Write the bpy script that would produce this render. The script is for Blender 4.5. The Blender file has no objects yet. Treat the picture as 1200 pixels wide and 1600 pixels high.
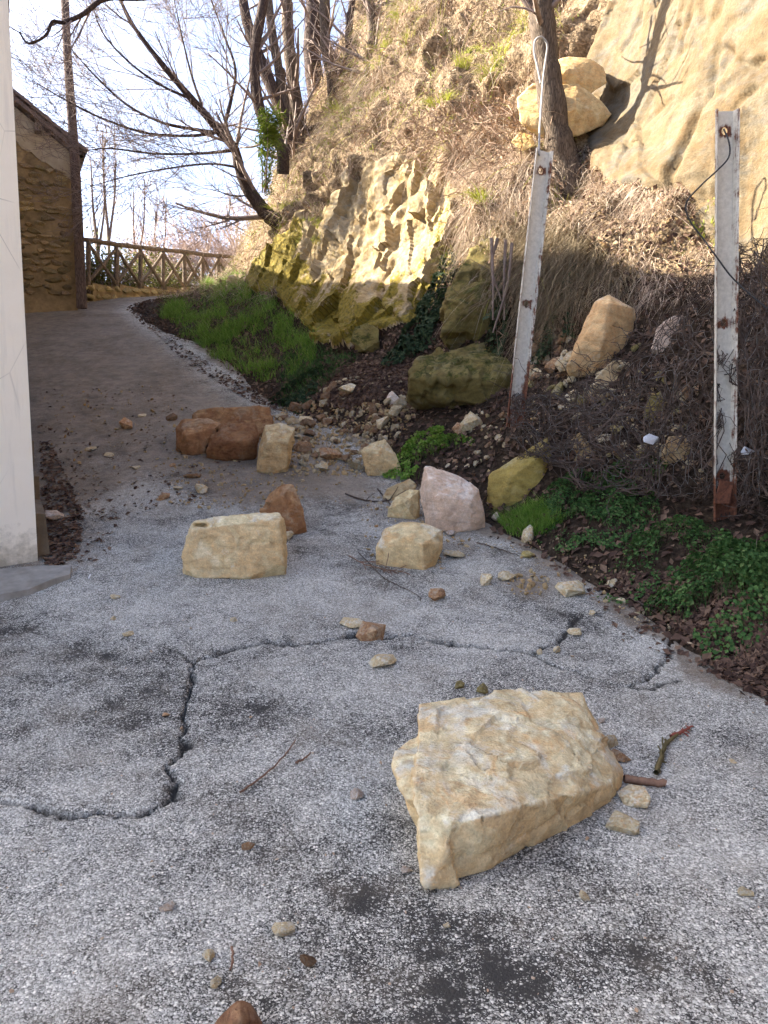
import bpy, bmesh, math, random
import numpy as np
from mathutils import Vector, Matrix, Quaternion
from mathutils.bvhtree import BVHTree

SC = bpy.context.scene
COL = SC.collection
RNG = np.random.default_rng(7)
random.seed(7)

# ------------------------------------------------------------------ camera, sky, sun, exposure
PITCH = math.radians(8.0)
CAMZ = 1.55
FPX = 1155.0                       # focal length in pixels of a 1200 x 1600 picture
cam_d = bpy.data.cameras.new('camera')
cam_d.sensor_fit = 'VERTICAL'; cam_d.sensor_height = 36.0
cam_d.lens = FPX / 1600.0 * 36.0
cam_d.clip_end = 2000.0; cam_d.clip_start = 0.05
cam = bpy.data.objects.new('camera', cam_d); COL.objects.link(cam)
cam.location = (0, 0, CAMZ); cam.rotation_euler = (math.pi / 2 - PITCH, 0, 0)
SC.camera = cam

SUN_TO = Vector((-1.0, 0.25, 0.72)).normalized()      # towards the sun
world = bpy.data.worlds.new('World'); SC.world = world; world.use_nodes = True
wt = world.node_tree; wt.nodes.clear()
w_out = wt.nodes.new('ShaderNodeOutputWorld'); w_bg = wt.nodes.new('ShaderNodeBackground')
w_sky = wt.nodes.new('ShaderNodeTexSky'); w_sky.sky_type = 'NISHITA'; w_sky.sun_disc = False
w_sky.sun_elevation = math.asin(SUN_TO.z)
w_sky.sun_rotation = math.atan2(SUN_TO.x, SUN_TO.y)
w_sky.air_density = 0.6; w_sky.dust_density = 4.5; w_sky.ozone_density = 2.0; w_sky.altitude = 300
w_bg.inputs['Strength'].default_value = 0.11
wt.links.new(w_sky.outputs[0], w_bg.inputs[0]); wt.links.new(w_bg.outputs[0], w_out.inputs[0])

sun_d = bpy.data.lights.new('sun', 'SUN'); sun_d.energy = 5.0; sun_d.angle = math.radians(0.5)
sun_d.color = (1.0, 0.91, 0.76)
sun = bpy.data.objects.new('sun', sun_d); COL.objects.link(sun)
sun.rotation_euler = (-SUN_TO).to_track_quat('-Z', 'Y').to_euler(); sun.location = (-20, 0, 20)

SC.view_settings.view_transform = 'Standard'; SC.view_settings.look = 'None'
SC.view_settings.gamma = 1.0; SC.view_settings.use_curve_mapping = False
SC.view_settings.exposure = 2.55
SC.cycles.use_adaptive_sampling = True; SC.cycles.adaptive_threshold = 0.03; SC.cycles.max_bounces = 5; SC.cycles.diffuse_bounces = 3; SC.cycles.glossy_bounces = 2
SC.cycles.transparent_max_bounces = 4; SC.cycles.use_denoising = True

# ------------------------------------------------------------------ helpers
_c, _s = math.cos(PITCH), math.sin(PITCH)
def ray(px, py):
    cx = (px - 600) / FPX; cy = (800 - py) / FPX
    return np.array((cx, _c + cy * _s, -_s + cy * _c))
def P(px, py, D):
    """the point at distance D ahead that is seen at photo pixel (px, py)"""
    d = ray(px, py)
    return np.array((0, 0, CAMZ)) + d * (D / d[1])
def project(V):
    x = V[:, 0]; y = V[:, 1]; z = V[:, 2] - CAMZ
    dep = np.maximum(y * _c - z * _s, 0.05); up = y * _s + z * _c
    return 600 + FPX * x / dep, 800 - FPX * up / dep

def _hash(ix, iy, iz, seed):
    h = (ix * 374761393 + iy * 668265263 + iz * 2147483647 + seed * 1274126177) & 0xFFFFFFFF
    h = ((h ^ (h >> 13)) * 1274126177) & 0xFFFFFFFF
    h = ((h ^ (h >> 16)) * 2246822519) & 0xFFFFFFFF
    return ((h ^ (h >> 15)) & 0xFFFFFF) / float(0xFFFFFF) * 2 - 1
def vnoise(p, seed=0):
    i = np.floor(p).astype(np.int64); f = p - i; u = f * f * (3 - 2 * f)
    r = 0
    for dx in (0, 1):
        for dy in (0, 1):
            for dz in (0, 1):
                w = (u[:, 0] if dx else 1 - u[:, 0]) * (u[:, 1] if dy else 1 - u[:, 1]) * (u[:, 2] if dz else 1 - u[:, 2])
                r = r + w * _hash(i[:, 0] + dx, i[:, 1] + dy, i[:, 2] + dz, seed)
    return r
def fbm(p, scale, octv=4, seed=0, gain=0.5):
    p = np.asarray(p, float) * scale; a = 1.0; r = 0; t = 0
    for o in range(octv):
        r = r + a * vnoise(p + 17.3 * o, seed + o); t += a; a *= gain; p = p * 2.03
    return r / t
def sstep(a, b, x):
    t = np.clip((x - a) / (b - a), 0, 1); return t * t * (3 - 2 * t)
def in_poly(px, py, poly):
    poly = np.array(poly, float); n = len(poly); ins = np.zeros(len(px), bool); j = n - 1
    for i in range(n):
        xi, yi = poly[i]; xj, yj = poly[j]
        c = ((yi > py) != (yj > py)) & (px < (xj - xi) * (py - yi) / (yj - yi + 1e-9) + xi)
        ins ^= c; j = i
    return ins
def poly_dist(x, y, pts):
    """distance from points to an open polyline"""
    d = np.full(len(x), 1e9)
    for (ax, ay), (bx, by) in zip(pts[:-1], pts[1:]):
        vx, vy = bx - ax, by - ay; t = np.clip(((x - ax) * vx + (y - ay) * vy) / (vx * vx + vy * vy + 1e-12), 0, 1)
        d = np.minimum(d, np.hypot(x - ax - t * vx, y - ay - t * vy))
    return d

def mesh_np(name, V, F, smooth=True):
    V = np.ascontiguousarray(V, np.float32); F = np.ascontiguousarray(F, np.int32); n, k = F.shape
    me = bpy.data.meshes.new(name)
    me.vertices.add(len(V)); me.vertices.foreach_set('co', V.ravel())
    me.loops.add(n * k); me.polygons.add(n)
    me.polygons.foreach_set('loop_start', np.arange(0, n * k, k, dtype=np.int32))
    me.loops.foreach_set('vertex_index', F.ravel())
    me.polygons.foreach_set('use_smooth', np.full(n, smooth))
    me.update(calc_edges=True); return me
def attr(me, name, val):
    a = me.attributes.new(name, 'FLOAT', 'POINT'); a.data.foreach_set('value', np.ascontiguousarray(val, np.float32))
def tag(o, label=None, cat=None, group=None, kind=None):
    if label: o['label'] = label
    if cat: o['category'] = cat
    if group: o['group'] = group
    if kind: o['kind'] = kind
    return o
def link(name, me, mat=None, parent=None, loc=None):
    o = bpy.data.objects.new(name, me); COL.objects.link(o)
    if mat is not None and len(me.materials) == 0: me.materials.append(mat)
    if parent is not None: o.parent = parent
    if loc is not None: o.location = loc
    return o
def empty(name, loc=(0, 0, 0), rz=0.0):
    o = bpy.data.objects.new(name, None); COL.objects.link(o); o.location = loc; o.rotation_euler = (0, 0, rz)
    o.empty_display_size = 0.1; return o
def obj_at(name, V, F, mat, origin, parent=None, smooth=True):
    """mesh given in world coordinates, stored about its own origin (top-level) or its parent's (part)"""
    o0 = np.array(origin, float)
    me = mesh_np(name, np.asarray(V) - o0, F, smooth)
    o = link(name, me, mat, parent)
    if parent is None: o.location = tuple(o0)
    return o

class MB:
    """collects vertices and faces (any arity) of one mesh"""
    def __init__(s): s.v = []; s.f = []
    def add(s, V, F):
        n = len(s.v); s.v += [tuple(map(float, v)) for v in V]; s.f += [tuple(int(i) + n for i in f) for f in F]; return s
    def box(s, c, size, M=None, jit=0.0):
        hx, hy, hz = [a / 2 for a in size]
        V = np.array([(x, y, z) for x in (-hx, hx) for y in (-hy, hy) for z in (-hz, hz)])
        if jit: V = V + RNG.uniform(-jit, jit, V.shape)
        if M is not None: V = V @ np.array(M).T
        V = V + np.array(c)
        return s.add(V, [(0, 1, 3, 2), (4, 6, 7, 5), (0, 4, 5, 1), (2, 3, 7, 6), (0, 2, 6, 4), (1, 5, 7, 3)])
    def build(s, name, mat, parent=None, smooth=False, origin=(0, 0, 0)):
        me = bpy.data.meshes.new(name); o0 = np.array(origin)
        me.from_pydata([tuple(np.array(v) - o0) for v in s.v], [], s.f); me.update()
        if smooth: me.polygons.foreach_set('use_smooth', np.full(len(me.polygons), True))
        o = link(name, me, mat, parent)
        if parent is None: o.location = tuple(o0)
        return o

def tubes(paths, sides=5):
    """paths: list of (points Nx3, radii N); returns V, quads"""
    VV = []; FF = []; base = 0
    ang = np.arange(sides) * 2 * math.pi / sides; ca = np.cos(ang); sa = np.sin(ang)
    for pts, rad in paths:
        pts = np.asarray(pts, float); n = len(pts); rad = np.broadcast_to(rad, n)
        t = np.gradient(pts, axis=0); t /= np.linalg.norm(t, axis=1, keepdims=True) + 1e-9
        ref = np.array((0, 0, 1.0)) if abs(t[:, 2]).mean() < 0.8 else np.array((1.0, 0, 0))
        a = np.cross(t, ref); a /= np.linalg.norm(a, axis=1, keepdims=True) + 1e-9
        b = np.cross(t, a)
        ring = pts[:, None, :] + rad[:, None, None] * (a[:, None, :] * ca[None, :, None] + b[:, None, :] * sa[None, :, None])
        VV.append(ring.reshape(-1, 3))
        i = np.arange(n - 1)[:, None] * sides; j = np.arange(sides)[None, :]; j2 = (j + 1) % sides
        q = np.stack([i + j, i + j2, i + sides + j2, i + sides + j], -1).reshape(-1, 4) + base
        FF.append(q); base += n * sides
    return np.concatenate(VV), np.concatenate(FF)
def spline(ctrl, n):
    """Catmull-Rom through control rows"""
    c = np.asarray(ctrl, float); m = len(c)
    cc = np.vstack([2 * c[0] - c[1], c, 2 * c[-1] - c[-2]])
    t = np.linspace(0, m - 1 - 1e-9, n); i = np.floor(t).astype(int); f = (t - i)[:, None]
    p0, p1, p2, p3 = cc[i], cc[i + 1], cc[i + 2], cc[i + 3]
    return 0.5 * (2 * p1 + (p2 - p0) * f + (2 * p0 - 5 * p1 + 4 * p2 - p3) * f ** 2 + (3 * p1 - p0 - 3 * p2 + p3) * f ** 3)
def ribbons(root, d0, length, width, bend, segs=3, side=None):
    """blades: roots (n,3), unit start directions, lengths, widths, bend vectors added quadratically"""
    n = len(root); t = np.linspace(0, 1, segs + 1)
    if side is None:
        a = RNG.uniform(0, 2 * math.pi, n); side = np.stack([np.cos(a), np.sin(a), 0 * a], 1)
    L = length[:, None, None]
    c = root[:, None, :] + d0[:, None, :] * L * t[None, :, None] + bend[:, None, :] * L * (t ** 2)[None, :, None]
    w = (width[:, None] * (1 - 0.85 * t[None, :]))[:, :, None] * 0.5
    V = np.stack([c - side[:, None, :] * w, c + side[:, None, :] * w], 2).reshape(-1, 3)
    i = np.arange(n)[:, None] * (2 * (segs + 1)) + np.arange(segs)[None, :] * 2
    F = np.stack([i, i + 1, i + 3, i + 2], -1).reshape(-1, 4)
    return V, F
def leaves(cen, nrm, size, aspect=1.6, curl=0.25):
    """one folded leaf of two quads-with-a-crease each"""
    n = len(cen); a = RNG.normal(size=(n, 3)); u = np.cross(nrm, a); u /= np.linalg.norm(u, axis=1, keepdims=True) + 1e-9
    v = np.cross(nrm, u); s = size[:, None]
    p0 = cen - u * s * aspect * .5; p3 = cen + u * s * aspect * .5 + nrm * s * curl * .6
    p1 = cen + v * s * .5 + nrm * s * curl; p2 = cen - v * s * .5 + nrm * s * curl
    V = np.stack([p0, p1, p3, p2], 1).reshape(-1, 3); i = np.arange(n)[:, None] * 4
    F = np.concatenate([i + np.array([[0, 1, 2]]), i + np.array([[0, 2, 3]])])
    return V, F
def grid_faces(nu, nv):
    i = np.arange(nu - 1)[:, None] * nv + np.arange(nv - 1)[None, :]
    return np.stack([i, i + nv, i + nv + 1, i + 1], -1).reshape(-1, 4)
def face_sample(V, F, w, n):
    """n random points on quads F with weights w; returns points, normals"""
    a, b, c, d = (V[F[:, k]] for k in range(4))
    nn = np.cross(c - a, d - b); ar = np.linalg.norm(nn, axis=1) * .5
    p = ar * w; p = p / p.sum(); idx = RNG.choice(len(F), n, p=p)
    s = RNG.random((n, 1)); t = RNG.random((n, 1))
    pt = (a[idx] * (1 - s) + b[idx] * s) * (1 - t) + (d[idx] * (1 - s) + c[idx] * s) * t
    nr = nn[idx]; nr = nr / (np.linalg.norm(nr, axis=1, keepdims=True) + 1e-9)
    return pt, nr

# ------------------------------------------------------------------ materials
class NT:
    def __init__(s, name, rough=0.9, spec=0.25):
        s.m = bpy.data.materials.new(name); s.m.use_nodes = True; s.t = s.m.node_tree; s.t.nodes.clear()
        s.out = s.n('ShaderNodeOutputMaterial'); s.b = s.n('ShaderNodeBsdfPrincipled')
        s.b.inputs['Roughness'].default_value = rough; s.b.inputs['Specular IOR Level'].default_value = spec
        s.l(s.b.outputs[0], s.out.inputs[0])
    def n(s, t, **k):
        x = s.t.nodes.new(t)
        for a, b in k.items(): setattr(x, a, b)
        return x
    def l(s, a, b): s.t.links.new(a, b)
    def setin(s, sock, v):
        if isinstance(v, bpy.types.NodeSocket): s.l(v, sock)
        else: sock.default_value = v
    def coord(s, which='Object', scale=None):
        c = s.n('ShaderNodeTexCoord').outputs[which]
        if scale is None: return c
        mp = s.n('ShaderNodeMapping'); s.l(c, mp.inputs[0]); mp.inputs['Scale'].default_value = scale; return mp.outputs[0]
    def noise(s, co, scale, detail=4, rough=0.55, dist=0.0):
        x = s.n('ShaderNodeTexNoise'); s.l(co, x.inputs['Vector']); x.inputs['Scale'].default_value = scale
        x.inputs['Detail'].default_value = detail; x.inputs['Roughness'].default_value = rough; x.inputs['Distortion'].default_value = dist
        return x.outputs[0]
    def vor(s, co, scale, feature='F1', rnd=1.0):
        x = s.n('ShaderNodeTexVoronoi', feature=feature); s.l(co, x.inputs['Vector']); x.inputs['Scale'].default_value = scale
        x.inputs['Randomness'].default_value = rnd; return x
    def ramp(s, fac, stops, interp='LINEAR'):
        x = s.n('ShaderNodeValToRGB'); s.setin(x.inputs[0], fac); x.color_ramp.interpolation = interp; e = x.color_ramp.elements
        while len(e) < len(stops): e.new(0.5)
        for k, (p, c) in zip(e, stops):
            k.position = p; k.color = (c, c, c, 1) if isinstance(c, (int, float)) else (*c, 1)
        return x.outputs[0]
    def mix(s, f, a, b, mode='MIX'):
        x = s.n('ShaderNodeMix', data_type='RGBA', blend_type=mode)
        s.setin(x.inputs[0], f)
        for sock, v in ((x.inputs[6], a), (x.inputs[7], b)):
            s.setin(sock, (*v, 1) if isinstance(v, tuple) else v)
        return x.outputs[2]
    def math(s, op, a, b=0.0, c=None):
        x = s.n('ShaderNodeMath', operation=op); s.setin(x.inputs[0], a); s.setin(x.inputs[1], b)
        if c is not None: s.setin(x.inputs[2], c)
        return x.outputs[0]
    def attr(s, name): return s.n('ShaderNodeAttribute', attribute_name=name).outputs['Fac']
    def bump(s, h, strength=0.5, dist=0.01, prev=None):
        x = s.n('ShaderNodeBump'); x.inputs['Strength'].default_value = strength; x.inputs['Distance'].default_value = dist
        s.l(h, x.inputs['Height'])
        if prev is not None: s.l(prev, x.inputs['Normal'])
        return x.outputs[0]
    def done(s, col, nrm=None):
        s.setin(s.b.inputs['Base Color'], (*col, 1) if isinstance(col, tuple) else col)
        if nrm is not None: s.l(nrm, s.b.inputs['Normal'])
        return s.m

def mat_asphalt():
    k = NT('asphalt', 0.85, 0.3); co = k.coord()
    v1 = k.vor(co, 112); v2 = k.vor(co, 270)
    cell = k.n('ShaderNodeSeparateColor'); k.l(v1.outputs['Color'], cell.inputs[0])
    cell2 = k.n('ShaderNodeSeparateColor'); k.l(v2.outputs['Color'], cell2.inputs[0])
    big = k.noise(co, 1.3, 5, .6); med = k.noise(co, 9, 4, .65)
    dark = k.attr('dark'); dirt = k.attr('dirt'); crack = k.attr('crack')
    # stones show through the worn binder; the share of bare stone varies from patch to patch
    wear = k.math('ADD', k.math('MULTIPLY', big, 1.45), k.math('MULTIPLY', med, .80))
    wear = k.math('SUBTRACT', wear, k.math('MULTIPLY', dark, .20))
    thr = k.math('ADD', k.math('MULTIPLY', wear, 1.5), -1.09)
    m1 = k.ramp(k.math('ADD', k.math('SUBTRACT', thr, cell.outputs[0]), .5), [(.42, 0), (.58, 1)])
    m2 = k.ramp(k.math('ADD', k.math('SUBTRACT', thr, cell2.outputs[0]), .5), [(.40, 0), (.60, 1)])
    edge = k.ramp(v1.outputs['Distance'], [(.35, 1), (.62, .15)])
    st = k.ramp(cell.outputs[1], [(0, (.17, .166, .152)), (.45, (.46, .45, .425)), (.85, (.70, .69, .65)), (1, (.86, .84, .79))])
    st2 = k.ramp(cell2.outputs[1], [(0, (.13, .127, .117)), (.6, (.46, .45, .425)), (1, (.74, .73, .69))])
    col = k.mix(m2, (.040, .038, .036), st2)
    col = k.mix(k.math('MULTIPLY', m1, edge), col, st)
    dn = k.ramp(k.math('ADD', dirt, k.math('MULTIPLY', k.math('SUBTRACT', k.noise(co, 22, 5, .75), .5), 1.7)), [(.25, 0), (.95, .78)])
    col = k.mix(dn, col, k.mix(k.math('ADD', k.ramp(k.noise(co, 6, 6, .75), [(.36, 0), (.66, .75)]), k.math('MULTIPLY', cell.outputs[0], .4)), (.065, .047, .034), (.27, .21, .155)))
    col = k.mix(k.ramp(k.noise(co, 2.1, 5, .7), [(.5, 0), (.72, .38)]), col, (.20, .165, .125))
    col = k.mix(1.0, col, (1.0, .99, .92), 'MULTIPLY')
    col = k.mix(crack, col, (.030, .028, .024))
    h = k.math('ADD', k.math('MULTIPLY', v1.outputs['Distance'], -.8), k.math('MULTIPLY', v2.outputs['Distance'], -.4))
    return k.done(col, k.bump(h, .8, .005))

def mat_sandstone(name, pal, moss=0.0, sat_obj=True, scale=1.0, bands=True, use_attr=False, mcol=((.030, .034, .007), (.085, .082, .012), (.19, .155, .022))):
    """broken sandstone: bedding tint, rust staining, grey film, optional moss on upward and shaded faces"""
    k = NT(name, 0.92, 0.2)
    co = k.coord()
    if sat_obj:
        oi = k.n('ShaderNodeObjectInfo'); va = k.n('ShaderNodeVectorMath', operation='ADD')
        mu = k.math('MULTIPLY', oi.outputs['Random'], 37.0); cb = k.n('ShaderNodeCombineXYZ')
        for j in range(3): k.l(mu, cb.inputs[j])
        k.l(co, va.inputs[0]); k.l(cb.outputs[0], va.inputs[1]); co = va.outputs[0]
    n1 = k.noise(co, 2.6 * scale, 4, .62, .6); n2 = k.noise(co, 9 * scale, 5, .68, .2); n3 = k.noise(co, 70 * scale, 2, .6)
    col = k.ramp(n1, [(.34, pal[0]), (.46, pal[1]), (.52, pal[2]), (.60, pal[0]), (.68, pal[3])])
    sd_ = k.attr('side'); stain = k.ramp(k.math('ADD', k.noise(co, 4.1 * scale, 4, .62, 1.0), k.math('MULTIPLY', sd_, .10)), [(.53, 0), (.64, 1)])
    col = k.mix(k.math('MULTIPLY', stain, .75), col, pal[4])
    col = k.mix(k.math('MULTIPLY', sd_, .62), col, pal[2])
    film = k.ramp(k.math('SUBTRACT', k.noise(co, 3.3 * scale, 4, .7, .4), k.math('MULTIPLY', sd_, .12)), [(.50, 0), (.62, .85)])
    col = k.mix(film, col, pal[5])
    col = k.mix(.7, col, k.ramp(n2, [(.28, .42), (.5, 1.0), (.72, 1.4)]), 'MULTIPLY')
    col = k.mix(.5, col, k.ramp(n3, [(.3, .62), (.7, 1.32)]), 'MULTIPLY')
    if sat_obj:     # chalky broken edges and darker brown in the notches, on the modelled boulders only
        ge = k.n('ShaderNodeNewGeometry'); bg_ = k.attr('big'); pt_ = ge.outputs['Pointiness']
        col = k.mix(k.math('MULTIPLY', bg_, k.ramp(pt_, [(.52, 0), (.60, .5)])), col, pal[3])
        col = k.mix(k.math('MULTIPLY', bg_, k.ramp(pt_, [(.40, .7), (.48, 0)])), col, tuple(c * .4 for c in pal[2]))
    if sat_obj: col = k.mix(1.0, col, oi.outputs['Color'], 'MULTIPLY')
    h = k.math('ADD', k.math('MULTIPLY', n2, .6), k.math('MULTIPLY', n3, .35))
    if bands:
        wv = k.n('ShaderNodeTexWave', wave_type='BANDS', bands_direction='Z'); k.l(co, wv.inputs[0]); wv.inputs['Scale'].default_value = 5 * scale
        wv.inputs['Distortion'].default_value = 9; wv.inputs['Detail'].default_value = 2; wv.inputs['Detail Scale'].default_value = 1.2
        col = k.mix(k.math('MULTIPLY', wv.outputs[1], .35), col, pal[2])
    if use_attr or moss > 0:
        if use_attr: mm = k.attr('moss')
        else:
            geo = k.n('ShaderNodeNewGeometry'); sx = k.n('ShaderNodeSeparateXYZ'); k.l(geo.outputs['Normal'], sx.inputs[0])
            mm = k.math('ADD', k.math('MULTIPLY', sx.outputs[2], .35), moss)
        mf = k.ramp(k.math('ADD', mm, k.math('MULTIPLY', k.math('SUBTRACT', k.noise(co, 5 * scale, 6, .78), .5), 2.4)), [(.44, 0), (.60, .92)])
        mc = k.ramp(k.noise(co, 26 * scale, 5, .6), [(.3, mcol[0]), (.5, mcol[1]), (.72, mcol[2])])
        col = k.mix(mf, col, mc)
        if use_attr:
            sl = k.attr('soil'); col = k.mix(k.ramp(k.math('ADD', sl, k.math('MULTIPLY', k.math('SUBTRACT', k.noise(co, 6, 5, .7), .5), 1.2)), [(.4, 0), (.6, 1)]),
                        col, k.ramp(k.noise(co, 20, 5, .7), [(.3, (.05, .036, .022)), (.55, (.13, .095, .055)), (.75, (.25, .19, .11))]))
    return k.done(col, k.bump(h, .9, .019 / scale ** .5))

def mat_soil():
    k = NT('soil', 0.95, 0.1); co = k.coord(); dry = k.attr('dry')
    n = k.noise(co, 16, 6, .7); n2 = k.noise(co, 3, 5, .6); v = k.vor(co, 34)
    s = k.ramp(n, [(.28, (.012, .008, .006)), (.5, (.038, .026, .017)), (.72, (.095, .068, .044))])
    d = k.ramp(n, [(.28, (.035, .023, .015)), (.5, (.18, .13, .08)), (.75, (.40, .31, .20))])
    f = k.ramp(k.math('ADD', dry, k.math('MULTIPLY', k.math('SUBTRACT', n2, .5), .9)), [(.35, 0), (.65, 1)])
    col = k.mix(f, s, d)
    h = k.math('ADD', n, k.math('MULTIPLY', v.outputs['Distance'], .6))
    return k.done(col, k.bump(h, .9, .03))

def mat_leafy(name, stops, scale=6.0, rough=.7, trans=0.0):
    """leaf / grass blade material, colour varies through the mass"""
    k = NT(name, rough, 0.2); co = k.coord()
    geo = k.n('ShaderNodeNewGeometry'); r = geo.outputs['Random Per Island']
    f = k.math('ADD', k.math('MULTIPLY', r, .6), k.math('MULTIPLY', k.noise(co, scale, 3), .4))
    col = k.ramp(f, stops)
    m = k.done(col)
    if trans:
        tr = k.n('ShaderNodeBsdfTranslucent'); k.l(col, tr.inputs[0]); mx = k.n('ShaderNodeMixShader'); mx.inputs[0].default_value = trans
        k.l(k.b.outputs[0], mx.inputs[1]); k.l(tr.outputs[0], mx.inputs[2]); k.l(mx.outputs[0], k.out.inputs[0])
    return m
def mat_bark(name, c0, c1, scale=1.0):
    k = NT(name, .9, .15); co = k.coord(scale=(9 * scale, 9 * scale, 1.6 * scale)); n = k.noise(co, 3, 6, .7, .5); v = k.vor(co, 5, 'DISTANCE_TO_EDGE')
    col = k.mix(k.ramp(n, [(.3, 0), (.7, 1)]), c0, c1); col = k.mix(k.ramp(v.outputs[0], [(0, .7), (.18, 0)]), col, tuple(x * .35 for x in c0))
    return k.done(col, k.bump(k.math('ADD', n, k.math('MINIMUM', v.outputs[0], .25)), .9, .02))
def mat_plain(name, c0, c1, scale=8, rough=.8, spec=.3, bump=.2, detail=5, metal=0.0):
    k = NT(name, rough, spec); co = k.coord(); n = k.noise(co, scale, detail, .65)
    k.b.inputs['Metallic'].default_value = metal
    return k.done(k.mix(k.ramp(n, [(.3, 0), (.7, 1)]), c0, c1), k.bump(n, bump, .01))
def mat_plaster():
    k = NT('plaster', .9, .2); co = k.coord(); z = k.n('ShaderNodeSeparateXYZ'); k.l(co, z.inputs[0])
    n = k.noise(co, 3, 6, .65); f = k.noise(co, 120, 3); st = k.noise(k.coord(scale=(6, 6, .6)), 2.5, 5, .6)
    col = k.mix(k.ramp(n, [(.3, 0), (.7, 1)]), (.84, .75, .60), (.88, .80, .66))
    col = k.mix(k.ramp(st, [(.50, 0), (.78, .5)]), col, (.55, .50, .42))
    hc = k.vor(k.coord(), 1.7, 'DISTANCE_TO_EDGE'); col = k.mix(k.math('MULTIPLY', k.ramp(hc.outputs[0], [(0, .55), (.006, 0)]), k.ramp(k.noise(co, 1.5, 2), [(.5, 0), (.6, 1)])), col, (.30, .25, .19))
    foot = k.ramp(k.math('ADD', k.math('SUBTRACT', 1.0, k.math('MULTIPLY', z.outputs[2], 2.2)), k.math('MULTIPLY', k.math('SUBTRACT', k.noise(co, 9, 6, .7), .5), 1.6)), [(.45, 0), (1.0, .8)])
    col = k.mix(foot, col, (.30, .25, .17))
    return k.done(col, k.bump(k.math('ADD', k.math('MULTIPLY', n, .4), f), .25, .006))
def mat_rusty():
    k = NT('painted_steel', .55, .4); co = k.coord(); r = k.attr('rust')
    n = k.noise(co, 14, 6, .7); n2 = k.noise(k.coord(scale=(60, 60, 3)), 1.0, 5, .7)
    f = k.ramp(k.math('ADD', r, k.math('ADD', k.math('MULTIPLY', k.math('SUBTRACT', n, .5), .9), k.math('MULTIPLY', k.math('SUBTRACT', n2, .5), .8))), [(.38, 0), (.55, 1)])
    pc = k.mix(k.ramp(k.noise(co, 30, 5, .7), [(.3, 0), (.7, 1)]), (.46, .43, .36), (.66, .62, .53))
    col = k.mix(f, pc, k.ramp(k.noise(co, 40, 5, .7), [(.3, (.05, .020, .012)), (.55, (.15, .055, .028)), (.8, (.26, .12, .06))]))
    k.l(k.math('ADD', .5, k.math('MULTIPLY', f, .4)), k.b.inputs['Roughness'])
    return k.done(col, k.bump(k.math('ADD', n, f), .35, .004))

def _sc(p, k): return [tuple(min(.85, c * k) for c in q) for q in p]
PAL = _sc([(.47, .42, .275), (.43, .365, .225), (.37, .275, .15), (.56, .52, .39), (.38, .225, .10), (.44, .43, .37)], 1.42)
PAL_BROWN = _sc([(.30, .20, .11), (.25, .15, .075), (.19, .10, .05), (.34, .25, .14), (.12, .055, .03), (.27, .22, .16)], 1.25)
PAL_PINK = _sc([(.60, .53, .44), (.53, .44, .34), (.47, .35, .26), (.66, .61, .54), (.45, .30, .19), (.64, .62, .58)], 1.22)
PAL_OLIVE = _sc([(.38, .31, .13), (.33, .27, .10), (.27, .21, .07), (.42, .37, .21), (.22, .16, .06), (.30, .28, .20)], 1.1)
PAL_CLIFF = _sc([(.50, .41, .27), (.48, .37, .22), (.44, .31, .16), (.52, .44, .31), (.40, .25, .11), (.40, .36, .29)], .255)
M_ASPH = mat_asphalt(); M_SAND = mat_sandstone('sandstone', PAL, scale=1.6); M_BROWN = mat_sandstone('rusty_sandstone', PAL_BROWN, scale=1.5)
M_PINK = mat_sandstone('pale_sandstone', PAL_PINK, scale=1.5); M_OLIVE = mat_sandstone('ochre_sandstone', PAL_OLIVE, moss=-.15, scale=1.4)
M_CLIFF = mat_sandstone('cliff_sandstone', PAL_CLIFF, sat_obj=False, scale=.7, use_attr=True, mcol=((.045, .042, .006), (.125, .098, .009), (.22, .155, .012)))
M_OUTC = mat_sandstone('outcrop_sandstone', _sc([(.62, .50, .31), (.60, .46, .26), (.54, .39, .19), (.66, .56, .38), (.50, .33, .13), (.58, .49, .34)], .52), sat_obj=False, scale=.8, use_attr=True, mcol=((.05, .044, .005), (.15, .115, .009), (.25, .18, .014)))
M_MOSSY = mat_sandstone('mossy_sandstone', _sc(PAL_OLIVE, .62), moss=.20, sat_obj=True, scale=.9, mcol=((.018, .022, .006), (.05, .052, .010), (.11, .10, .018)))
M_SOIL = mat_soil(); M_PLASTER = mat_plaster(); M_RUST = mat_rusty()
M_BARK = mat_bark('bark', (.075, .055, .042), (.20, .155, .115)); M_BARKD = mat_bark('dark_bark', (.045, .032, .028), (.12, .085, .07))
M_TWIG = mat_plain('twig_bark', (.13, .095, .08), (.30, .235, .20), 12)
M_GREY = mat_plain('concrete', (.20, .185, .155), (.34, .32, .28), 9, bump=.5)
M_WOOD = mat_bark('weathered_wood', (.15, .115, .085), (.30, .24, .18), .8)
M_WIRE = mat_plain('galvanised_wire', (.07, .062, .055), (.18, .165, .15), 30, .5, .5)
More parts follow.
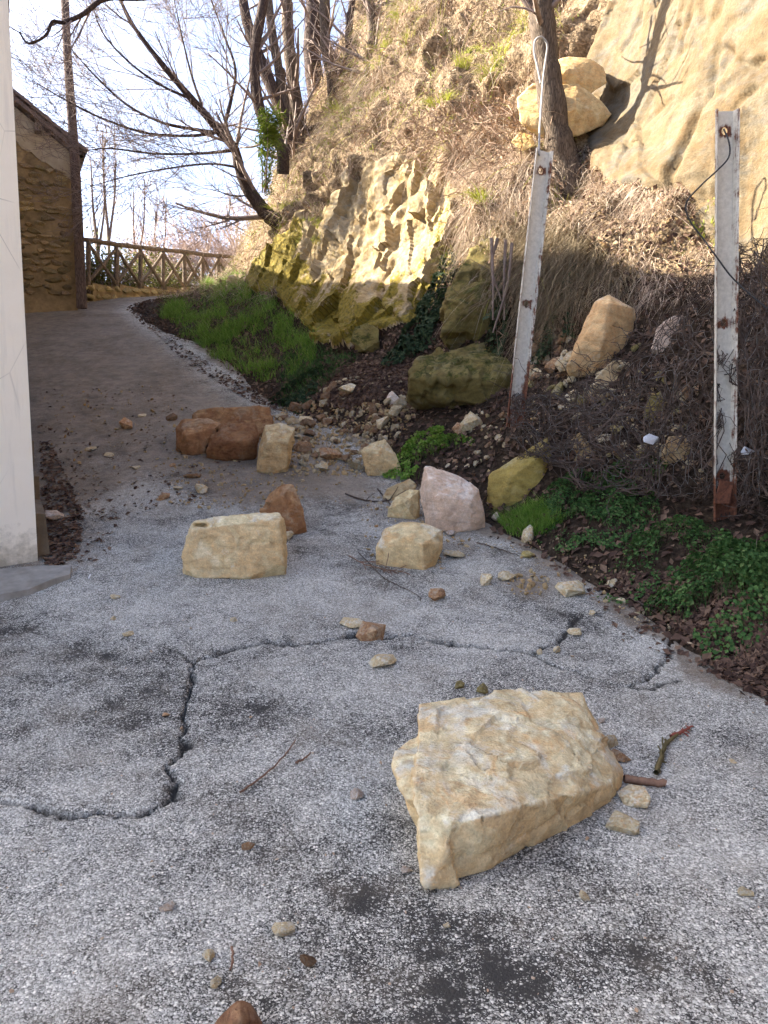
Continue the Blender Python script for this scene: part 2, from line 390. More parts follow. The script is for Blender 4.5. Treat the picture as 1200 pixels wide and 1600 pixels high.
# ------------------------------------------------------------------ road
_py = np.arange(-12, 40, .02)
_pz = np.interp(_py, [-12, 2.2, 3.2, 4.3, 5.5, 6.9, 8, 10.3, 14, 17, 20, 24, 28, 34, 40],
                [-.10, 0, .05, .17, .335, .59, .85, 1.50, 2.74, 3.65, 4.42, 5.15, 5.6, 5.9, 5.9])
_k = np.exp(-np.linspace(-2, 2, 41) ** 2); _k /= _k.sum()
_pz = np.convolve(np.pad(_pz, 20, mode='edge'), _k, 'valid')
def zr(y): return np.interp(y, _py, _pz)
def und(x, y):
    p = np.stack([np.asarray(x, float), np.asarray(y, float), 0 * np.asarray(x, float)], -1).reshape(-1, 3)
    return (fbm(p, .9, 3, 3) * .022)
def road_pt(px, py):
    d = ray(px, py); D = np.arange(1.0, 34, .01); g = CAMZ + d[2] / d[1] * D - zr(D)
    k = np.argmax(g < 0) if (g < 0).any() else len(D) - 1
    return np.array((d[0] / d[1] * D[k], D[k], zr(D[k])))

SLICES = [  # bank sections across the valley of the lane: (distance, outline from the road edge up to the crest)
    (4.3, [(1062, 1000), (1130, 962), (1200, 925), (1300, 860), (1400, 700), (1500, 450), (1580, 150)]),
    (5.5, [(905, 890), (985, 858), (1065, 822), (1130, 797), (1200, 770), (1262, 690), (1310, 520), (1350, 330), (1420, 60)]),
    (6.5, [(745, 826), (830, 786), (905, 742), (1000, 716), (1100, 690), (1150, 590), (1200, 470), (1245, 350), (1290, 160), (1330, -20)]),
    (7.5, [(657, 768), (720, 722), (790, 668), (860, 640), (950, 585), (1040, 510), (1100, 440), (1160, 400), (1205, 290), (1240, 120), (1270, -40)]),
    (8.5, [(592, 727), (680, 680), (760, 636), (820, 606), (865, 520), (900, 425), (970, 345), (1035, 292), (1078, 228), (1128, 80), (1160, -40)]),
    (9.5, [(530, 678), (620, 632), (700, 604), (755, 530), (795, 410), (850, 330), (925, 285), (992, 232), (1022, 170), (1050, 80), (1080, -30)]),
    (11., [(420, 617), (500, 584), (600, 548), (668, 490), (715, 390), (752, 300), (800, 245), (880, 215), (938, 165), (962, 100), (1000, -10)]),
    (13., [(338, 562), (425, 540), (500, 505), (560, 425), (600, 335), (640, 255), (715, 140), (800, 20)]),
    (15.5, [(262, 506), (330, 490), (400, 462), (440, 405), (487, 305), (540, 205), (602, 85), (645, -10)]),
    (18.5, [(236, 472), (310, 462), (372, 434), (395, 392), (412, 330), (445, 265), (500, 170), (580, 10)]),
    (22., [(392, 452), (402, 440), (412, 420), (420, 380), (436, 310), (465, 250), (520, 160), (600, 10)]),
]
def _resamp(pts, n):
    pts = np.asarray(pts, float); d = np.r_[0, np.cumsum(np.linalg.norm(np.diff(pts, axis=0), axis=1))]
    t = np.linspace(0, d[-1], n); return np.stack([np.interp(t, d, pts[:, j]) for j in range(3)], 1)
NV = 310
secs = []; edge_y = []; edge_x = []
def _sec(pts):
    p = np.array(pts); e = p[0]; edge_y.append(e[1]); edge_x.append(e[0])
    pre = np.array([e + (-.45, 0, -.09)]); e[2] += .005
    l = p[-1]; post = np.array([l + (.5, 0, 1.6), l + (2.2, 0, 3.0), l + (8, 0, 4.2)])
    body = _resamp(p, 285); return np.vstack([_resamp(np.vstack([pre, body[:1]]), 6)[:-1], body, _resamp(np.vstack([body[-1:], post]), NV - 289)[1:]])
def _w(D, xz):
    return _sec([(x, D, z + zr(D)) for x, z in xz])
secs.append(_w(-9, [(3.8, 0), (4.3, .3), (4.9, 1.3), (5.6, 3), (6.6, 5.5), (8, 7)]))
secs.append(_w(0, [(3.3, 0), (3.8, .25), (4.3, .9), (4.9, 2.4), (5.6, 4.6), (6.6, 6.6)]))
secs.append(_w(2.6, [(2.62, 0), (3.05, .2), (3.5, .6), (4.1, 1.8), (4.8, 4.0), (5.4, 6.0)]))
for D, pl in SLICES: secs.append(_sec([P(a, b, D) for a, b in pl]))
secs.append(_sec([p + (2.2, 6, .2) for p in [P(a, b, 22) for a, b in SLICES[-1][1]]]))
secs.append(_sec([p + (7, 16, -1.5) for p in [P(a, b, 22) for a, b in SLICES[-1][1]]]))
secs = np.array([s[:NV] for s in secs])
sD = secs[:, 0, 1]
uD = np.concatenate([np.linspace(-9, 3.9, 36), np.linspace(4.0, 13.9, 290), np.linspace(14, 19, 90), np.linspace(19.2, 38, 60)])
def _cr(D, y, q):
    """monotone-safe cubic over unevenly spaced sections"""
    m = np.gradient(y, D, axis=0); i = np.clip(np.searchsorted(D, q) - 1, 0, len(D) - 2); h = (D[i + 1] - D[i])[:, None, None]
    t = ((q - D[i]) / (D[i + 1] - D[i]))[:, None, None]
    return ((2 * t**3 - 3 * t**2 + 1) * y[i] + (t**3 - 2 * t**2 + t) * h * m[i] + (-2 * t**3 + 3 * t**2) * y[i + 1] + (t**3 - t**2) * h * m[i + 1])
BK = _cr(sD, secs, uD); BK[:, :, 1] = uD[:, None]
NU = len(uD)
XE_Y = np.array(edge_y); XE_X = np.array(edge_x)
def xr(y): return _cr(XE_Y, XE_X[:, None, None].repeat(1, 1), np.clip(np.atleast_1d(y), -9, 38))[:, 0, 0]

CRACK_A = [(-60, 1245), (0, 1254), (50, 1264), (110, 1271), (150, 1266), (200, 1270), (240, 1260), (268, 1243), (266, 1200), (286, 1168), (284, 1120), (298, 1080), (301, 1032),
           (330, 1026), (372, 1014), (420, 1003), (460, 1007), (520, 999), (562, 988), (600, 996), (640, 992), (700, 1004), (762, 1014), (830, 1019), (862, 1040), (900, 1052), (940, 1066), (985, 1073),
           (1015, 1058), (1040, 1032), (1046, 1008), (1062, 985)]
CRACK_B = [(838, 1018), (872, 1000), (892, 982), (905, 965)]
CRACK_C = [(1020, 952), (1036, 938), (1075, 945)]
CRACK_D = [(301, 1032), (262, 1018)]
CRACK_E = [(985, 1073), (1005, 1080), (1060, 1062)]
def _crk(pl): return [tuple(road_pt(a, b)[:2]) for a, b in pl]
ry = np.concatenate([np.linspace(-9, 1.2, 14), np.linspace(1.2, 6.3, 420)[1:], 6.3 + (np.linspace(0, 1, 150)[1:] ** 1.35) * 23.7])
rows = len(ry); cols = 520
xl = np.where(ry < 5.2, -4.3, np.interp(ry, [5.2, 8, 13, 18, 32], [-4.3, -5.5, -8, -13, -16])); xl = np.interp(ry, [-9, 5.0, 8, 13, 18, 32], [-4.6, -3.4, -5.2, -8, -13, -14])
xrr = xr(ry) + .28 + .05 * vnoise(np.stack([ry * 2.1, 0 * ry, 0 * ry], 1), 5)
s = np.linspace(0, 1, cols)
RX = xl[:, None] * (1 - s) + xrr[:, None] * s; RY = np.repeat(ry[:, None], cols, 1)
rv = np.stack([RX.ravel(), RY.ravel(), 0 * RX.ravel()], 1)
rv[:, 2] = zr(rv[:, 1]) + und(rv[:, 0], rv[:, 1])
jit = np.stack([fbm(rv, 8, 5, 21, .75), fbm(rv, 8, 5, 22, .75)], 1) * .075
qx, qy = rv[:, 0] + jit[:, 0], rv[:, 1] + jit[:, 1]
near = (rv[:, 1] > 1.5) & (rv[:, 1] < 6)
crack = np.zeros(len(rv)); depth = np.zeros(len(rv)); wob = fbm(rv, 5, 3, 30)
for pl, w, dp in ((CRACK_A, .011, .04), (CRACK_B, .014, .02), (CRACK_C, .03, .025), (CRACK_D, .012, .012), (CRACK_E, .014, .015)):
    d = np.full(len(rv), 9.); d[near] = poly_dist(qx[near], qy[near], _crk(pl)); ww = w * np.clip(1.0 + 2.2 * wob, .72, 2.6)
    g = np.exp(-(d / np.maximum(ww, .006)) ** 2); crack = np.maximum(crack, g); depth = np.maximum(depth, g * dp)
    crack = np.maximum(crack, .5 * np.exp(-(d / .035) ** 2) * np.clip(2.5 * wob, 0, 1))
rv[:, 2] -= depth
# sunken patch left of the crack
PATCH = [(-500, 900), (60, 940), (200, 985), (301, 1032), (298, 1080), (284, 1120), (286, 1168), (266, 1200), (268, 1243), (200, 1270), (110, 1271), (0, 1254), (-500, 1200)]
ppx, ppy = project(rv); inp = in_poly(ppx, ppy, PATCH) & (rv[:, 1] > 1.5) & (rv[:, 1] < 8)
dark = np.where(inp, .30, 0.0)
dark += .75 * np.exp(-(((rv[:, 0] + 2.55) / .55) ** 2 + ((rv[:, 1] - 4.2) / .95) ** 2))
for sx, sy, r, a in [(205, 1133, .11, .9), (600, 1300, .12, .9), (640, 1400, .20, .8), (740, 1440, .16, 1.1), (720, 1520, .22, 1.0), (840, 1530, .12, 1.0), (990, 1480, .13, .9), (1060, 1500, .12, .7), (1130, 1560, .16, .8),
                    (1000, 1400, .12, .4), (165, 1022, .05, 1.0), (40, 1135, .08, 1.0), (497, 1232, .04, 1.0), (205, 1195, .05, -1.2), (930, 1300, .10, .6), (1050, 1310, .06, .8), (560, 1390, .10, .6),
                    (310, 930, .08, .6), (270, 945, .06, .6), (470, 1110, .08, .5), (1020, 1180, .10, .5), (460, 1470, .14, .6), (150, 1300, .04, .8), (620, 1570, .18, .8), (890, 965, .08, 1.), (770, 1330, .14, .7)]:
    c = road_pt(sx, sy); dd = np.hypot(qx - c[0], qy - c[1]); dark += a * np.exp(-(dd / r) ** 2)
dirt = np.zeros(len(rv))
dl = rv[:, 0] - np.interp(rv[:, 1], [-9, 5.7, 20], [-3.1, -2.75, -9.3])
dirt += 1.25 * sstep(6.6, 10.5, rv[:, 1]) * np.clip(.95 - .10 * np.maximum(dl - 1.5, 0), .2, 1) * sstep(.1, .9, (xr(rv[:, 1]) - rv[:, 0]) / 1.6 + .15)
dirt += .95 * np.exp(-(np.maximum(dl, 0) / .55) ** 2) * sstep(4.9, 5.8, rv[:, 1])
ed = xr(rv[:, 1]) - rv[:, 0] + .25 * fbm(rv, 1.7, 3, 40)
dirt += 1.1 * (1 - sstep(-.02, .22, ed))
for sx, sy, r, a in [(450, 745, .55, 1.0), (380, 755, .45, .9), (560, 760, .4, .8), (300, 700, .6, .8), (640, 800, .35, .6), (140, 760, .4, .7), (720, 850, .3, .5), (860, 900, .3, .6), (820, 915, .16, .9), (460, 690, .7, .6), (1100, 1040, .16, 1.1), (1140, 1060, .14, 1.0)]:
    c = road_pt(sx, sy); dd = np.hypot(qx - c[0], (qy - c[1]) * .7); dirt += a * np.exp(-(dd / r) ** 2)
for tr in ([(190, 545), (240, 600), (270, 640)], [(128, 625), (160, 680), (200, 720)]):   # tyre rub in the mud film
    d = poly_dist(qx, qy, _crk(tr)); dark += .5 * np.exp(-(d / .06) ** 2)
rF = grid_faces(rows, cols)
road_me = mesh_np('road', rv, rF); attr(road_me, 'dark', dark); attr(road_me, 'dirt', dirt); attr(road_me, 'crack', np.clip(crack * 1.5, 0, 1))
tag(link('road', road_me, M_ASPH), 'steep worn asphalt lane with pale aggregate, cracks and mud film', 'road', kind='structure')

# ------------------------------------------------------------------ far ground (one sheet under everything)
gx = np.r_[-900, -300, -120, -60, np.linspace(-30, 30, 25), 60, 120, 300, 900]; gy = np.r_[-600, -200, -60, np.linspace(-20, 40, 61), 60, 100, 200, 600, 900]
GX, GY = np.meshgrid(gx, gy, indexing='ij')
gz = zr(GY) - .16 - 6 * sstep(0, 1, (GY - 24 + np.minimum(0, (GX + 8)) * -.3) / 40) - 14 * sstep(60, 300, GY) - 5 * sstep(12, 60, -GX) * sstep(10, 30, GY)
gme = mesh_np('ground', np.stack([GX, GY, gz], -1).reshape(-1, 3), grid_faces(len(gx), len(gy)))
attr(gme, 'dry', np.full(len(gme.vertices), .4)); tag(link('ground', gme, M_SOIL), 'brown earth under and beyond the lane', 'ground', kind='structure')

# ------------------------------------------------------------------ hillside, outcrop and cliff
bv = BK.reshape(-1, 3).copy()
bpx, bpy_ = project(bv)
wx = bpx + 26 * fbm(bv, 1.6, 4, 60); wy = bpy_ + 26 * fbm(bv, 1.6, 4, 61)
R_OUT = [(392, 452), (425, 395), (470, 350), (525, 298), (580, 272), (640, 245), (705, 258), (730, 310), (735, 375), (700, 432), (690, 480), (640, 520), (560, 556), (500, 552), (478, 510), (440, 475)]
R_CLF = [(868, 70), (925, 20), (960, -60), (1500, -60), (1500, 330), (1240, 400), (1165, 420), (1085, 372), (1062, 300), (1010, 305), (955, 298), (925, 230), (890, 130)]
m_out = in_poly(wx, wy, R_OUT) & (bv[:, 1] > 9) & (bv[:, 1] < 18); m_clf = in_poly(wx, wy, R_CLF) & (bv[:, 1] > 5) & (bv[:, 1] < 11.5)
def blur(m, n=4):
    g = m.reshape(NU, NV).astype(float)
    for _ in range(n):
        g[1:-1, 1:-1] = (g[1:-1, 1:-1] * 2 + g[:-2, 1:-1] + g[2:, 1:-1] + g[1:-1, :-2] + g[1:-1, 2:]) / 6
    return g.ravel()
s_out = blur(m_out); s_clf = blur(m_clf)
def gnormals(V):
    g = V.reshape(NU, NV, 3); n = np.cross(np.gradient(g, axis=0), np.gradient(g, axis=1)).reshape(-1, 3)
    n /= np.linalg.norm(n, axis=1, keepdims=True) + 1e-9; n[n[:, 0] > 0.3] *= 1
    return -n if n[:, 2].mean() < 0 else n
bn = gnormals(bv)
def blocks(p, nseed, box, seed, stretch, tilt, jump, warp=.12):
    """broken-rock relief: cells with their own offset and tilt"""
    r = np.random.default_rng(seed); q = p + warp * np.stack([fbm(p, 2.2, 3, seed + k) for k in range(3)], 1) * 2
    q = q / np.array(stretch); lo, hi = q.min(0), q.max(0); sd = r.uniform(lo, hi, (nseed, 3)); best = np.full(len(q), 1e9); idx = np.zeros(len(q), int)
    for j in range(nseed):
        d = ((q - sd[j]) ** 2).sum(1); m = d < best; best[m] = d[m]; idx[m] = j
    off = r.uniform(-jump, jump, nseed); tl = r.normal(0, tilt, (nseed, 3))
    return off[idx] + ((q - sd[idx]) * tl[idx]).sum(1)
disp = fbm(bv, 1.1, 4, 70) * .20 + fbm(bv, 5, 3, 71) * .045
lowf = sstep(4, 30, np.tile(np.arange(NV), NU))           # keep the road edge calm
upf = sstep(430, 330, bpy_) * (bv[:, 1] > 7.5) * (1 - s_clf); disp = disp + upf * (fbm(bv, .75, 3, 77) * .50 + np.abs(fbm(bv, 1.9, 3, 78)) * .45 - .14)
disp *= .12 + .88 * lowf
sel = s_out > .02; o = np.zeros(len(bv)); o[sel] = blocks(bv[sel], 80, 0, 5, (.5, .8, 2.0), .10, .042, .01) + blocks(bv[sel], 420, 0, 6, (.45, .7, 1.4), .08, .008, .01) + fbm(bv[sel], 9, 4, 7, .7) * .03 + .14
disp = disp * (1 - .5 * s_out) + o * s_out
sel = s_clf > .02; o = np.zeros(len(bv)); o[sel] = blocks(bv[sel], 22, 0, 9, (.9, 1.4, 2.8), .014, .006, .05) + blocks(bv[sel], 60, 0, 10, (.5, .8, 2.0), .022, .004, .03) + fbm(bv[sel], 9, 4, 8, .7) * .022 + fbm(bv[sel], .7, 2, 12) * .07 - .035 * sstep(.93, 1, 1 - np.abs(fbm(bv[sel] * (1.3, 1.3, .6), .9, 2, 13))) + .10
disp = disp * (1 - .97 * s_clf) + o * s_clf
for ln, wd, dp in (([(1142, 92), (1110, 150), (1085, 215), (1050, 295)], 8, .12), ([(1096, -10), (1085, 40), (1068, 88)], 4, .06), ([(1015, 15), (1000, 60), (985, 90)], 4, .05), ([(1060, 160), (1010, 200), (985, 235)], 5, .05), ([(1200, 100), (1178, 112), (1160, 110)], 5, .06), ([(1195, 150), (1150, 230), (1120, 330)], 5, .05)):
    disp -= s_clf * dp * .9 * np.exp(-(poly_dist(wx, wy, ln) / wd) ** 2)
for ln, wd, dp in (([(560, 270), (575, 330), (560, 400), (540, 470)], 6, .12), ([(625, 260), (640, 330), (625, 400), (600, 470)], 6, .14), ([(680, 265), (690, 320), (670, 380)], 6, .12), ([(520, 320), (500, 400), (470, 460)], 6, .12), ([(520, 395), (570, 400), (640, 385)], 5, .08)):
    disp -= s_out * dp * .5 * np.exp(-(poly_dist(wx, wy, ln) / wd) ** 2)
lower_step = np.exp(-((bpx - 740) / 110) ** 2 - ((bpy_ - 420) / 60) ** 2); disp += 0 * lower_step
bv = bv + bn * disp[:, None]; bn = gnormals(bv)
bpx, bpy_ = project(bv)
N3 = lambda sc, sd: fbm(bv, sc, 4, sd)
moss = np.full(len(bv), -.6)
moss += s_out * (.78 + .75 * sstep(370, 520, bpy_) + .12 * (1 - sstep(440, 560, bpx)) + .75 * np.exp(-((bpx - 455 - (bpy_ - 330) * -.35) / 32) ** 2) - .50 * np.exp(-((bpx - 580) / 70) ** 2 - ((bpy_ - 330) / 70) ** 2))
moss += s_out * .85 * fbm(bv * (1.3, 1.3, .42), 2.2, 3, 95)
moss += s_clf * (.30 + .45 * np.exp(-((bpx - 1180) / 40) ** 2 - ((bpy_ - 370) / 60) ** 2))
soil_on_rock = np.where(s_out + s_clf > 0, .55 - 1.15 * np.maximum(s_out, s_clf), 0) + .0
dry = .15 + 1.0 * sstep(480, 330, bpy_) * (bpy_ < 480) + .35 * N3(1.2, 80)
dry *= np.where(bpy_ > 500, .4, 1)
bF = grid_faces(NU, NV)
fo = m_out[bF].mean(1) > .5; fc = (m_clf[bF].mean(1) > .5) & ~fo; fs = ~(fo | fc)
def sub(name, mask, mat, label, cat, kind='structure'):
    f = bF[mask]; u, inv = np.unique(f, return_inverse=True); me = mesh_np(name, bv[u], inv.reshape(f.shape), name != 'rock_outcrop')
    attr(me, 'moss', moss[u]); attr(me, 'soil', soil_on_rock[u]); attr(me, 'dry', dry[u])
    return tag(link(name, me, mat), label, cat, kind=kind)
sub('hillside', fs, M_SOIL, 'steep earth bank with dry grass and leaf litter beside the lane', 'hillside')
sub('rock_outcrop', fo, M_OUTC, 'sunlit pale outcrop streaked with yellow moss in mid bank', 'outcrop')
sub('sandstone_cliff', fc, M_CLIFF, 'smooth sunlit sandstone face at upper right behind the posts', 'cliff')

bvh_bank = BVHTree.FromPolygons([tuple(v) for v in bv], [tuple(f) for f in bF])
_st = 3
_sub = rv.reshape(rows, cols, 3)[:, ::_st]; bvh_road = BVHTree.FromPolygons([tuple(v) for v in _sub.reshape(-1, 3)], [tuple(f) for f in grid_faces(rows, _sub.shape[1])])
CAMV = Vector((0, 0, CAMZ))
def hit(px, py):
    """where the line of sight through a photo pixel meets the ground"""
    d = Vector(ray(px, py)).normalized(); best = None
    for b in (bvh_road, bvh_bank):
        l, n, i, t = b.ray_cast(CAMV, d)
        if l is not None and (best is None or t < best[2]): best = (np.array(l), np.array(n if n.dot(d) < 0 else -n), t)
    return best[:2] if best else None
def drop(x, y, z0=None):
    """ground height below a point"""
    zz = []
    for b in (bvh_road, bvh_bank):
        l, n, i, t = b.ray_cast(Vector((x, y, 30 if z0 is None else z0)), Vector((0, 0, -1)))
        if l is not None: zz.append((l.z, np.array(n if n.z > 0 else -n)))
    if not zz: return float(zr(y)), np.array((0, 0, 1.))
    return max(zz, key=lambda q: q[0])

# ------------------------------------------------------------------ buildings on the left
def house_block(root, name, c, u, v, lu, lv, z0, z1, mat, batter=0.0, parent=None):
    m = MB(); u = np.array(u); v = np.array(v); c = np.array(c, float)
    b = [c, c + u * lu, c + u * lu + v * lv, c + v * lv]; ce = sum(b) / 4
    V = [(p[0], p[1], z0) for p in b] + [tuple(p + (ce - p) * batter) + (z1,) for p in b]
    m.add(V, [(0, 1, 5, 4), (1, 2, 6, 5), (2, 3, 7, 6), (3, 0, 4, 7), (4, 5, 6, 7), (3, 2, 1, 0)])
    return m.build(name, mat, root, origin=(0, 0, 0) if parent is None else parent)
def gable_roof(c, u, v, lu, lv, z1, rise, over, th=.12):
    """ridge along v; the eaves lie on the u = 0 and u = lu sides"""
    c = np.array(c, float); u = np.array(u); v = np.array(v); m = MB(); pr = []
    for tu, z in ((-over, z1 - rise * over / (lu / 2)), (lu / 2, z1 + rise), (lu + over, z1 - rise * over / (lu / 2))):
        for tv in (-over, lv + over):
            p = c + u * tu + v * tv; pr.append((p[0], p[1], z))
    for dz in (0, th):
        pass
    V = pr + [(a, b, z + th) for a, b, z in pr]
    return m.add(V, [(0, 1, 3, 2), (2, 3, 5, 4), (6, 8, 9, 7), (8, 10, 11, 9), (0, 6, 7, 1), (4, 5, 11, 10), (0, 2, 8, 6), (2, 4, 10, 8), (1, 7, 9, 3), (3, 9, 11, 5)])
M_TILE = mat_plain('clay_tile', (.10, .07, .055), (.24, .16, .12), 5, bump=.5)
WD = np.array((-.455, .89)); WD /= np.linalg.norm(WD); WU = np.array((-WD[1], WD[0]))     # along the lane walls; away from the lane
WC = P(60, 892, 5.65)[:2]
wz = float(zr(5.65))
wh = empty('white_house', (WC[0], WC[1], wz)); tag(wh, 'cream plastered house corner at the left edge of the lane', 'house')
o3 = (WC[0], WC[1], wz)
hb = house_block(wh, 'wall', WC, WU, WD, 7.5, 11.8, wz - .12, 8.2, M_PLASTER, -.024, o3)
gable_roof(WC, WU, WD, 7.5, 11.8, 8.11, 1.9, .34).build('roof', M_TILE, wh, origin=o3)
M_DIRTC = mat_plain('dirty_concrete', (.10, .075, .048), (.20, .155, .10), 6, bump=.6)
# low plinth along its lane side
pl = MB(); a = np.array(WC) + WD * .10 - WU * .005
for k in range(7):
    L = 1.1; q = a + WD * (k * L); zt = zr(q[1]) + .25 + .04 * math.sin(k * 2.1) + (.12 if k > 1 else 0)
    ax = Matrix(((WD[0], -WU[0], 0), (WD[1], -WU[1], 0), (0, 0, 1)))
    ce = q + WD * L / 2 - WU * .03; zb = zr(q[1]) - .2
    pl.box((ce[0], ce[1], (zt + .45 * 0 + zb) / 2 + .12), (L * 1.01, .10, (zt - zb) * .9), ax, .015)
pl.build('plinth', M_DIRTC, wh, origin=o3)
# concrete apron at the foot of the corner
ap = MB(); rim = [(-160, 905), (0, 898), (62, 893), (112, 893), (110, 906), (78, 917), (45, 930), (0, 941), (-160, 975)]
W3 = [road_pt(a, b) for a, b in rim]; n = len(W3)
Vt = [(p[0], p[1], p[2] + .045 + .006 * math.sin(i * 3)) for i, p in enumerate(W3)]; Vb = [(p[0] * 1.0 + .012, p[1] - .015, p[2] - .05) for p in W3]
ap.add(Vt + Vb, [tuple(range(n))] + [(i, i + n, (i + 1) % n + n, (i + 1) % n) for i in range(n)])
ap.build('apron', M_GREY, wh, origin=o3)
# barn of rubble stone
BC = np.array(P(121, 466, 17.5)[:2]); bz = float(P(121, 466, 17.5)[2]); bo = (BC[0], BC[1], bz)
barn = empty('stone_barn', bo); tag(barn, 'rubble stone barn with plastered gable top beside wooden pole', 'barn')
M_MORT = mat_plain('earth_mortar', (.15, .105, .05), (.38, .275, .14), 4, bump=.7)
M_PLAST2 = mat_plain('old_plaster', (.34, .28, .19), (.48, .41, .29), 5, bump=.4)
M_STONE = mat_sandstone('rubble_stone', [(.30, .235, .13), (.24, .18, .09), (.17, .125, .07), (.34, .28, .17), (.24, .14, .05), (.20, .18, .14)], moss=-.18, scale=2.2)
eave = float(P(118, 236, 17.5)[2])
GU = WU; rise = .72                                # the gable rises away from the lane
LW = 5.0
m = MB(); b0 = BC; pts = [b0, b0 + GU * LW, b0 + GU * LW + WD * 9, b0 + WD * 9]
mid0 = b0 + GU * LW / 2; mid1 = mid0 + WD * 9; zt = eave; zrdg = eave + rise * LW / 2
m.add([(p[0], p[1], bz - .4) for p in pts] + [(p[0], p[1], zt) for p in pts] + [(mid0[0], mid0[1], zrdg), (mid1[0], mid1[1], zrdg)],
      [(0, 4, 8, 5, 1), (1, 5, 6, 2), (2, 6, 9, 7, 3), (3, 7, 4, 0), (4, 7, 9, 8), (8, 9, 6, 5)])
m.build('wall', M_MORT, barn, origin=bo)
# plaster on the upper gable, with a ragged lower edge
m = MB(); nst = 26; top = []; bot = []
for i in range(nst + 1):
    t = LW * .5 * i / nst; q = BC + GU * t - WD * .022
    zl = eave + rise * t * .8 - .62 + .06 * math.sin(i * 1.9) + .05 * math.sin(i * 4.3); top.append((q[0], q[1], eave + rise * t - .02)); bot.append((q[0], q[1], zl))
m.add(top + bot, [(i, i + 1, nst + 2 + i, nst + 1 + i) for i in range(nst)])
pb = m.build('plaster', M_PLAST2, barn, origin=bo); so = pb.modifiers.new('s', 'SOLIDIFY'); so.thickness = .02; so.offset = 0
stone_shapes = []
def rand_hull(seed, flat=(1, 1, 1), n=16, cube=.5):
    r = np.random.default_rng(seed); d = r.normal(size=(n, 3)); d /= np.abs(d).max(1, keepdims=True) * cube + np.linalg.norm(d, axis=1, keepdims=True) * (1 - cube)
    d *= r.uniform(.82, 1.0, (n, 1)); d = d * np.array(flat) * .5
    bm = bmesh.new()
    for q in d: bm.verts.new(q)
    g = bmesh.ops.convex_hull(bm, input=bm.verts); bmesh.ops.delete(bm, geom=[e for e in g['geom_interior'] if isinstance(e, bmesh.types.BMVert)], context='VERTS')
    bm.normal_update(); me = bpy.data.meshes.new('stone'); bm.to_mesh(me); bm.free(); return me
WALLST = [rand_hull(900 + i, (1, .7, .75), 20, .75) for i in range(8)]
for me in WALLST: me.materials.append(M_STONE)
axw = math.atan2(GU[1], GU[0])
zc = bz + .02; row = 0
while zc < eave - .45:
    hgt = RNG.uniform(.10, .19); t = .02 + RNG.uniform(0, .1)
    while t < 1.75:
        wid = RNG.uniform(.14, .33); q = BC + GU * (t + wid / 2) - WD * .0
        cov = RNG.random()
        dz = RNG.uniform(-.03, .03)
        if cov > (.25 if zc > bz + 1.3 else .08):
            so = bpy.data.objects.new('stone', WALLST[RNG.integers(8)]); COL.objects.link(so); so.parent = barn
            so.location = (q[0] - bo[0], q[1] - bo[1], zc + dz + hgt / 2 - bz); so.rotation_euler = (RNG.uniform(-.15, .15), RNG.uniform(-.2, .2), axw + RNG.uniform(-.12, .12))
            so.scale = (wid * 1.12, .20 * RNG.uniform(.7, 1.25), hgt * 1.22); tt = RNG.uniform(.8, 1.9) * (.75 if zc < bz + .9 or t > .95 else 1.0); so.color = (tt, tt * RNG.uniform(.92, 1.02), tt * RNG.uniform(.8, 1), 1)
        t += wid
    zc += hgt
gr = gable_roof(BC, GU, WD, LW, 9, eave + .05, rise * LW / 2, .22, .10); barn_roof = gr.build('roof', M_TILE, barn, origin=bo)
# tile edge along the verge: a row of curved tiles
ctl = bpy.data.meshes.new('roof_tile'); tv = []; tf = []
for i in range(7):
    a = math.pi * i / 6
    for xx, rr in ((-.22, .085), (.22, .07)): tv.append((xx, rr * math.cos(a), rr * math.sin(a)))
tf = [(2 * i, 2 * i + 1, 2 * i + 3, 2 * i + 2) for i in range(6)]
ctl.from_pydata(tv, [], tf); ctl.update(); ctl.materials.append(M_TILE)
sl = math.atan(rise)
for k in range(7):
    for jx in range(2):
        t = -.15 + .36 * k; q = BC + GU * t - WD * (.16 - .2 * jx); so = link('roof_tile', ctl, None, barn_roof)
        so.location = (q[0] - bo[0], q[1] - bo[1], eave + .05 + rise * t + .115 + .03 - bz); so.rotation_euler = Matrix.Rotation(axw, 4, 'Z').to_euler(); so.rotation_euler = (Matrix.Rotation(axw, 3, 'Z') @ Matrix.Rotation(-sl, 3, 'Y')).to_euler()
        so.modifiers.new('s', 'SOLIDIFY').thickness = .018
m = MB(); q = BC + GU * .62 - WD * .12; R = Matrix.Rotation(axw, 3, 'Z'); m.box((q[0], q[1], eave + rise * .62 - .12), (.13, .36, .15), R, .008); m.build('rafter', M_WOOD, barn, origin=bo)
# gutter end at the corner and downpipe
g0 = BC - GU * .24; Vg, Fg = tubes([([(g0[0] - WD[0] * .25, g0[1] - WD[1] * .25, eave - .1), (g0[0], g0[1], eave - .1), (g0[0] + WD[0] * 8, g0[1] + WD[1] * 8, eave - .14)], [.085] * 3)], 10)
M_PIPE = mat_plain('grey_pipe', (.30, .29, .28), (.44, .43, .41), 10, .5, .4); M_DARKMET = mat_plain('dark_metal', (.05, .042, .04), (.11, .09, .08), 10, .6, .4)
gut = obj_at('gutter', Vg, Fg, M_DARKMET, bo, barn)
p0 = BC - GU * .06 - WD * .07
Vg, Fg = tubes([([(p0[0], p0[1], bz + .1), (p0[0], p0[1], bz + 1.1), (p0[0], p0[1], bz + 2.0)], [.032] * 3)], 8); dpipe = obj_at('downpipe', Vg, Fg, M_PIPE, bo, barn)
for zz in (.75, 1.85):
    m = MB(); m.box((p0[0], p0[1], bz + zz), (.10, .10, .025)); m.build('pipe_clip', M_PIPE, dpipe, origin=bo)
